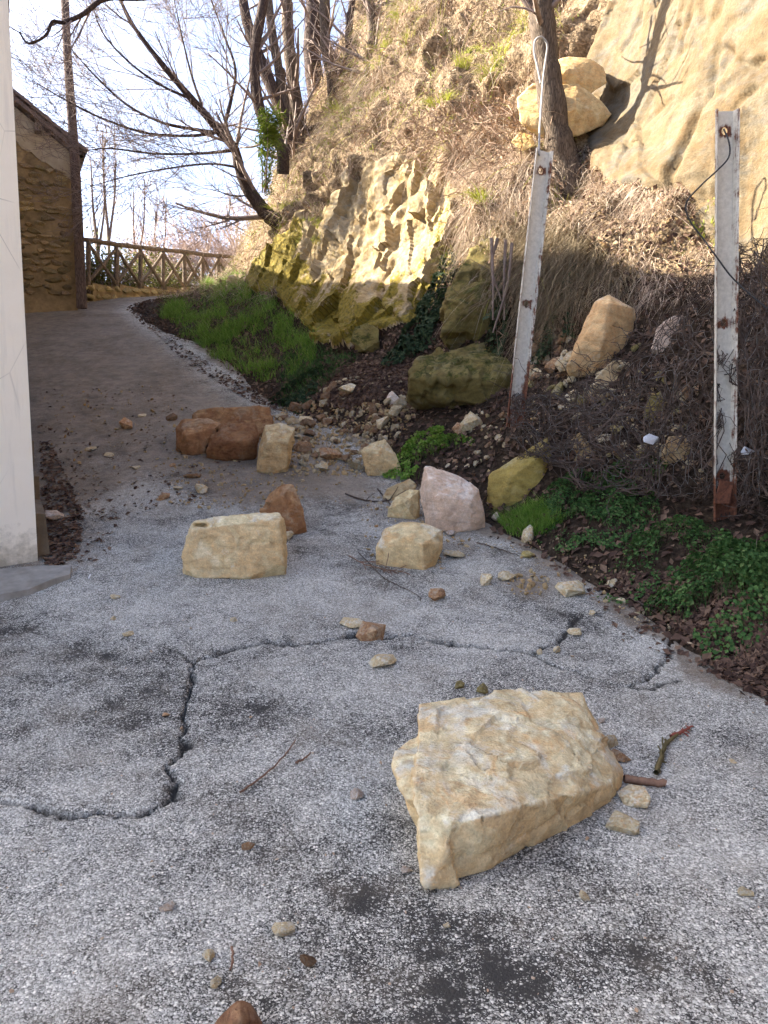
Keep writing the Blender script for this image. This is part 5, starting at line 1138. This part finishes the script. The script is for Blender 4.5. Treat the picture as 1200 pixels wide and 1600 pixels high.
def clump(name, label, catg, px, py, rad, h, n, mat, mode='leaf', leaf=.03, seed=0, squash=1.0, D=None):
    """a mound of foliage standing on the ground"""
    hh = hit(px, py); c = hh[0] if D is None else P(px, py, D); rng = np.random.default_rng(seed)
    root = empty(name, tuple(c)); tag(root, label, catg)
    a = rng.uniform(0, 6.28, n); rr = rad * np.sqrt(rng.random(n)) * (1 + .3 * np.sin(3 * a + seed)); hz = h * (1 - (rr / (rad * 1.3)) ** 2) * (.35 + .65 * rng.random(n) ** .5)
    gap = fbm(np.stack([rr * np.cos(a), rr * np.sin(a), 0 * a + seed], 1), 5.5, 3, seed) > -.10; a, rr, hz = a[gap], rr[gap], hz[gap]; n = len(a); hz = hz * (1 + .5 * fbm(np.stack([rr * np.cos(a), rr * np.sin(a), 0 * a], 1), 7, 2, seed))
    x = c[0] + rr * np.cos(a); y = c[1] + rr * np.sin(a) * squash; gz = np.array([drop(u, v, c[2] + 1.0)[0] if abs(drop(u, v, c[2] + 1.0)[0] - c[2]) < .6 else c[2] for u, v in zip(x[::1], y)]) if n < 4000 else np.full(n, c[2])
    p = np.stack([x, y, gz], 1)
    if mode == 'leaf':
        q = p + np.stack([0 * x, 0 * x, np.maximum(hz, .01)], 1); nr = unit(np.stack([np.cos(a) * rr / rad, np.sin(a) * rr / rad, 0 * a + .8], 1) + rng.normal(0, .45, (n, 3)))
        V, F = leaves(q, nr, rng.uniform(.45, 1.6, n) * leaf, 1.15, .2)
        link('leaves', mesh_np('leaves', V - c, F, False), mat, root)['kind'] = 'stuff'
        k = n // 5; sV, sF = ribbons(p[:k], unit(np.array((0, 0, 1.)) + rng.normal(0, .25, (k, 3))), np.maximum(hz[:k], .02), np.full(k, .004), np.zeros((k, 3)), 2)
        link('stalks', mesh_np('stalks', sV - c, sF, False), mat, root)['kind'] = 'stuff'
    else:
        d = unit(np.stack([np.cos(a) * rr / rad * .8, np.sin(a) * rr / rad * .8, 0 * a + 1], 1) + rng.normal(0, .25, (n, 3))); V, F = ribbons(p, d, hz * rng.uniform(.8, 1.5, n) + .02, rng.uniform(.005, .010, n) * leaf / .03, np.stack([np.cos(a) * .4, np.sin(a) * .4, 0 * a - .55], 1), 4)
        link('blades', mesh_np('blades', V - c, F, False), mat, root)['kind'] = 'stuff'
    return root
clump('clover_clump', 'big green clover clump at the right verge in front of the thick post', 'plant', 1135, 925, .40, .30, 3800, M_CLOV, leaf=.022, seed=1)
clump('clover_clump', 'smaller green clump cut by the right edge', 'plant', 1215, 900, .30, .22, 1800, M_CLOV, leaf=.022, seed=2)
clump('clover_clump', 'bright green tuft above the pinkish boulder', 'plant', 665, 715, .42, .20, 3000, M_GRASS, leaf=.026, seed=3)
clump('clover_clump', 'low green patch left of the big clover clump', 'plant', 1045, 862, .42, .12, 2600, M_CLOV, leaf=.018, seed=4)
clump('clover_clump', 'dark green patch right of the ochre block', 'plant', 935, 815, .38, .11, 2400, M_CLOV, leaf=.018, seed=5)
clump('clover_clump', 'dark green strip below the netting', 'plant', 965, 775, .40, .12, 2400, M_CLOV, leaf=.018, seed=6)
clump('clover_clump', 'green patch left of the yellow clump at the lane edge', 'plant', 880, 790, .22, .14, 1200, M_CLOV, leaf=.018, seed=7)
clump('ivy_clump', 'dark ivy mound left of the tall mossy rock', 'plant', 682, 485, .33, .45, 1500, M_IVY, leaf=.05, seed=8)
clump('ivy_clump', 'dark ivy mound right of the tall mossy rock', 'plant', 790, 505, .26, .38, 1300, M_IVY, leaf=.045, seed=9)
clump('ivy_clump', 'dark ivy at the foot of the outcrop', 'plant', 640, 545, .35, .22, 1300, M_IVY, leaf=.045, seed=10)
clump('ivy_clump', 'dark weeds behind the sharp edged block', 'plant', 872, 505, .25, .30, 900, M_IVY, leaf=.04, seed=11)
clump('ivy_clump', 'dark weeds at the left edge of the leaf slope', 'plant', 470, 612, .38, .12, 1500, M_IVY, leaf=.035, seed=12)
for i, (a, b, r, h, lab) in enumerate([(692, 170, .26, .24, 'yellow green grass tuft above the root tangle'), (776, 85, .28, .28, 'yellow green grass tuft left of the ledge tree'), (722, 105, .24, .22, 'grass tuft high on the upper bank middle'), (590, 145, .18, .2, 'grass tuft on the upper bank left of centre'),
        (540, 175, .28, .3, 'grass tuft hanging on the left upper bank'), (880, 285, .26, .24, 'grass tuft at the foot of the ledge tree'), (757, 315, .22, .3, 'green grass tuft right of the outcrop'), (600, 60, .22, .24, 'grass tuft near the top of the bank'), (480, 360, .25, .18, 'mossy grass tuft at the left of the outcrop'),
        (835, 232, .10, .14, 'little green tuft on top of the left post'), (640, 30, .25, .25, 'grass tuft at the very top of the bank'), (1100, 395, .14, .16, 'green tuft just left of the thick post'), (700, 395, .2, .12, 'low tuft on the right side of the outcrop'), (440, 330, .25, .25, 'grass tuft at the left shoulder of the bank'), (820, 30, .2, .25, 'grass tuft beside the top of the ledge tree')]):
    clump('grass_tuft', lab, 'grass tuft', a, b, r * 1.25, h * 1.3, 420, M_YGRASS, 'blade', .05, 20 + i)
# bright evergreen on the brow
rng = np.random.default_rng(5); be = P(418, 283, 14.2); root = empty('evergreen_shrub', tuple(be)); tag(root, 'bright green evergreen shrub on the brow below the trunks', 'shrub')
st = [(np.array([be + (rng.normal(0, .05), rng.normal(0, .05), -.2), be + (rng.normal(.02, .1), rng.normal(0, .1), .5), be + (rng.normal(.06, .14), rng.normal(0, .12), 1.12)]), [.012, .009, .004]) for k in range(8)]
V, F = tubes(st, 4); link('stems', mesh_np('stems', V - be, F), M_TWIG, root)['kind'] = 'stuff'
n = 1500; t = rng.random(n) ** .8; pth = [st[rng.integers(8)][0] for _ in range(n)]; p = np.array([q[1] + (q[2] - q[1]) * (tt * 1.3 - .3) if tt > .25 else q[0] + (q[1] - q[0]) * (tt / .25) for q, tt in zip(pth, t)]) + rng.normal(0, .06, (n, 3))
V, F = ribbons(p, unit(np.stack([rng.normal(.5, .5, n), rng.normal(-.2, .5, n), rng.normal(.35, .3, n)], 1)), rng.uniform(.12, .24, n), rng.uniform(.018, .032, n), np.stack([0 * t, 0 * t, -.4 + 0 * t], 1), 3)
link('leaves', mesh_np('leaves', V - be, F, False), M_BRIGHT, root)['kind'] = 'stuff'
# leafy hedge plants beyond the fence
for i, (x, y, D, r, h, lab) in enumerate([(165, 442, 22.5, 1.0, 1.1, 'leafy hedge bush behind the left end of the fence'), (205, 446, 23.5, 1.0, 1.15, 'leafy hedge bush behind the second fence bay'), (245, 446, 24.5, 1.0, 1.1, 'leafy hedge bush behind the fence middle'), (285, 448, 26, 1.0, .8, 'thin leafy bush behind the right fence bays'), (145, 435, 23, .8, 1.0, 'leafy bush between pole and fence end')]):
    c = P(x, y, D) - (0, 0, .25); rng = np.random.default_rng(300 + i); n = 1500; root = shrub(lab, c, 14, h * 1.25, .9, 310 + i, M_TWIG, name='hedge_bush', cat='bush', group='hedge bushes beyond the fence', sub_=(4, 3), minr=.006)
    a = rng.normal(0, .45, (n, 3)) * (r, r, h * .75) + (0, 0, h * .45); a += .18 * np.stack([fbm(a, 2.5, 2, 400 + k) for k in range(3)], 1); V, F = leaves(a, unit(rng.normal(0, 1, (n, 3)) + (0, 0, .5)), rng.uniform(.03, .07, n), 1.5, .2)
    link('foliage', mesh_np('foliage', V, F, False), M_HEDGE, root)['kind'] = 'stuff'
M_PALEL = mk_mat('dry_leaves', [(.1, (.14, .08, .05)), (.5, (.30, .20, .13)), (.9, (.50, .39, .27))], .15, 3)
M_YLEAF = mk_mat('bank_weeds', [(.1, (.07, .09, .02)), (.5, (.16, .18, .04)), (.9, (.30, .28, .09))], .25, 3)
def leafcover(n, w, smin, smax, mat, label, catg, name):
    p, nr = face_sample(bv, bF, w.astype(float), n); nr = onto(nr); q = p + nr * RNG.uniform(.02, .16, (n, 1))
    return stuff(name, leaves(q, unit(nr + RNG.normal(0, .7, (n, 3))), RNG.uniform(smin, smax, n), 1.6, .35), mat, label, catg)
leafcover(6000, upper * (fc_px < 900) * np.clip(.1 + 1.5 * fnoise, 0, 1), .02, .055, M_PALEL, 'dry curled leaves among the creepers of the upper bank', 'leaf litter', 'dry_leaves')
leafcover(4200, upper * (fc_px < 900) * np.clip(-.25 + 2.2 * fnoise2 - .6 * fnoise, 0, 1), .02, .05, M_YLEAF, 'yellow green weeds in patches on the upper bank', 'weeds', 'bank_weeds')
drybrush(2600, upper * (fc_px < 880) * np.clip(-.2 + 2.5 * fnoise2, 0, 1), .3, .8, M_YGRASS, 'yellow green grass blades through the dry upper bank', 1.1, (.008, .014), 'bank_grass')
# fallen leaves
def litter(n, w, smin, smax, label, lift=.01):
    p, nr = face_sample(bv, bF, w.astype(float), n); nr = onto(nr); q = p + nr * (lift + RNG.uniform(0, .02, (n, 1)))
    return stuff('leaf_litter', leaves(q, unit(nr + RNG.normal(0, .4, (n, 3))), RNG.uniform(smin, smax, n), 1.5, .3), M_LITT, label, 'leaf litter')
low = vis & ~rockm & (fc_py > 440)
litter(2600, G1, .03, .06, 'brown leaves caught in the far verge grass')
litter(9000, low & ~G1, .025, .06, 'brown leaf litter over the shaded foot of the bank')
litter(4500, region([(470, 620), (540, 570), (640, 560), (700, 590), (640, 620), (540, 640)], 12), .03, .065, 'thick reddish leaf litter below the outcrop')
litter(3500, upper * (fc_px > 760) * (fc_py > 230), .02, .05, 'dry leaves and crumbs on the sunlit ledge')
litter(3000, region([(940, 900), (1200, 900), (1300, 1090), (1190, 1090), (1050, 980)], 10), .02, .045, 'damp brown leaves on the right verge')
def road_litter(n, poly, smin, smax, label):
    pts = []; nrm = []; poly = np.array(poly, float)
    while len(pts) < n:
        a = RNG.uniform(poly[:, 0].min(), poly[:, 0].max()); b = RNG.uniform(poly[:, 1].min(), poly[:, 1].max())
        if in_poly(np.array([a]), np.array([b]), poly)[0]:
            h = hit(a, b)
            if h: pts.append(h[0] + h[1] * .008); nrm.append(h[1])
    return stuff('leaf_litter', leaves(np.array(pts), unit(np.array(nrm) + RNG.normal(0, .25, (n, 3))), RNG.uniform(smin, smax, n), 1.6, .25), M_LITT, label, 'leaf litter')
road_litter(800, [(62, 690), (80, 690), (130, 800), (125, 860), (95, 890), (68, 880)], .02, .05, 'dark leaf litter heaped along the left plinth')
road_litter(240, [(60, 660), (110, 680), (190, 800), (170, 880), (80, 900)], .012, .04, 'thin scatter of dead leaves beside the left litter heap')
road_litter(420, [(60, 600), (260, 600), (400, 720), (300, 790), (100, 830)], .015, .04, 'scattered dead leaves on the muddy lane')
road_litter(420, [(220, 480), (250, 520), (330, 570), (440, 640), (420, 645), (300, 575), (232, 515)], .025, .05, 'dead leaves along the far right edge of the lane')
road_litter(60, [(900, 900), (1060, 960), (1190, 1090), (1100, 1060), (960, 1000)], .015, .035, 'dead leaves on the lane beside the right verge')

# ------------------------------------------------------------------ sticks, roots, scraps
def stick(label, pix, r0, r1, mat, name='twig', lift=.012, catg='twig', sides=6, n=18, kids=0, seed=0, klen=.22):
    pts = []
    for q in pix:
        h = hit(q[0], q[1]); pts.append(h[0] + h[1] * (lift + (q[2] if len(q) > 2 else 0)))
    c = spline(pts, n); c[1:-1] += RNG.normal(0, min(r0 * .3, .002), (n - 2, 3)); paths = [(c, np.linspace(r0, r1, n))]
    o0 = tuple(pts[0]); V, F = tubes(paths, sides)
    if not kids: o = obj_at(name, V, F, mat, o0); tag(o, label, catg); return o
    root = empty(name, o0); tag(root, label, catg); link('stem', mesh_np('stem', V - np.array(o0), F), mat, root)
    rng = np.random.default_rng(seed); ch = grow(c, np.linspace(r0, r1, n), kids, klen, .45, (0, 0, .05), rng, -.3, .1, 1, 5, .7); V, F = tubes([(a, np.maximum(b, .0018)) for a, b in ch], 3)
    link('side_twigs', mesh_np('side_twigs', V - np.array(o0), F), mat, root)['kind'] = 'stuff'; return root
M_STICK = mat_plain('brown_stick', (.13, .07, .045), (.24, .14, .09), 20, bump=.5); M_ROOT = mat_plain('pale_root', (.26, .19, .12), (.40, .31, .21), 12); M_MTWIG = mat_plain('mossy_twig', (.07, .065, .025), (.16, .12, .05), 30, bump=.6); M_RED = mat_plain('red_tip', (.20, .05, .03), (.30, .09, .06), 30, bump=.6)
stick('thin dark twig lying left of centre in the foreground', [(375, 1242), (410, 1217), (440, 1190), (462, 1160)], .0045, .003, M_STICK)
stick('short reddish bark sliver beside the thin twig', [(462, 1195), (475, 1190), (486, 1180)], .006, .003, M_STICK)
stick('short brown stick with a broken pale end right of the largest block', [(975, 1222), (1005, 1226), (1040, 1230)], .017, .015, M_STICK, 'broken_stick', .016, 'stick')
stick('mossy twig standing right of the largest block', [(1025, 1212), (1032, 1190), (1040, 1168), (1058, 1152)], .012, .008, M_MTWIG, 'mossy_twig', .014, kids=12, seed=4, klen=.06)
stick('reddish withered tip at the end of the mossy twig', [(1048, 1156), (1064, 1148), (1082, 1140)], .010, .004, M_RED, 'withered_tip', .016, kids=9, seed=5, klen=.035)
stick('dark stick across the lane edge near the short crack', [(985, 935), (1010, 950), (1050, 972), (1090, 980)], .007, .004, M_VINE, kids=3, seed=6)
stick('pale root running from the verge onto the lane', [(1072, 1006), (1100, 1012), (1130, 1030), (1160, 1050), (1200, 1078)], .006, .004, M_ROOT, 'root', catg='root')
stick('second pale root curling in the verge earth', [(1105, 1015), (1125, 1018), (1142, 1040), (1175, 1062)], .005, .003, M_ROOT, 'root', catg='root')
stick('dry reddish brushwood left of the wedge shaped block', [(545, 872), (570, 885), (600, 893), (625, 897)], .005, .003, M_STICK, 'brushwood', .02, 'twig', kids=22, seed=7)
stick('dark twig trailing below the wedge shaped block', [(560, 865), (600, 905), (640, 925), (660, 938)], .004, .002, M_VINE, kids=5, seed=8)
stick('dark branch on the lane left of the small yellowish block', [(540, 773), (570, 783), (600, 785), (620, 778)], .008, .005, M_VINE, kids=6, seed=9)
stick('forked dark twig behind the small yellowish block', [(590, 765), (602, 780), (615, 795)], .008, .004, M_VINE)
stick('thin twig near the bottom of the picture', [(362, 1485), (364, 1505), (360, 1522)], .004, .003, M_STICK)
stick('dry stem on the mud of the right lane edge', [(745, 850), (775, 858), (810, 870)], .006, .003, M_VINE)
for i, (a, b, c, d_) in enumerate([(768, 372, 770, 500), (778, 372, 783, 470), (790, 375, 788, 500), (800, 380, 770, 520)]):
    pa = P(a, b, 9.0); pb = P(c, d_, 8.95); V, F = tubes([(spline([pa, (pa + pb) / 2 + RNG.normal(0, .05, 3), pb], 14), np.linspace(.022, .010, 14))], 5); tag(obj_at('hanging_root', V, F, M_TWIG, tuple(pb)), ['leftmost grey root hanging over the tall mossy rock', 'short second root hanging over the tall mossy rock', 'long third root hanging over the tall mossy rock', 'slanting root crossing the tall mossy rock'][i], 'root')
def scrap(name, label, px, py, w, mat, D=None, seed=0, catg='litter'):
    h = hit(px, py); c = h[0] if D is None else P(px, py, D); me = rand_hull(700 + seed, (1, .25, .55), 11, .1); me.materials.append(mat)
    o = link(name, me, None, None, tuple(c + (0, 0, .01))); o.scale = (w / FPX * c[1],) * 3; o.rotation_euler = (.4 if D is None else -.2, .5 - .3 * seed, .3 * seed); tag(o, label, catg); return o
M_FOIL = mat_plain('foil', (.55, .56, .58), (.75, .76, .78), 10, .35, .6, metal=.3); M_WHITEP = mat_plain('white_plastic', (.70, .70, .70), (.82, .82, .82), 10, .5)
scrap('foil_scrap', 'crumpled silvery scrap caught in the netting', 1018, 690, 38, M_FOIL, 5.62, 1); scrap('plastic_scrap', 'white plastic strip right of the thick post foot', 1168, 706, 40, M_WHITEP, 5.2, 2); scrap('paper_scrap', 'white paper scrap on the earth at the right edge', 1190, 978, 20, M_WHITEP, None, 3); scrap('paper_scrap', 'tiny white scrap on the asphalt by the pavement', 140, 903, 12, M_WHITEP, None, 4)
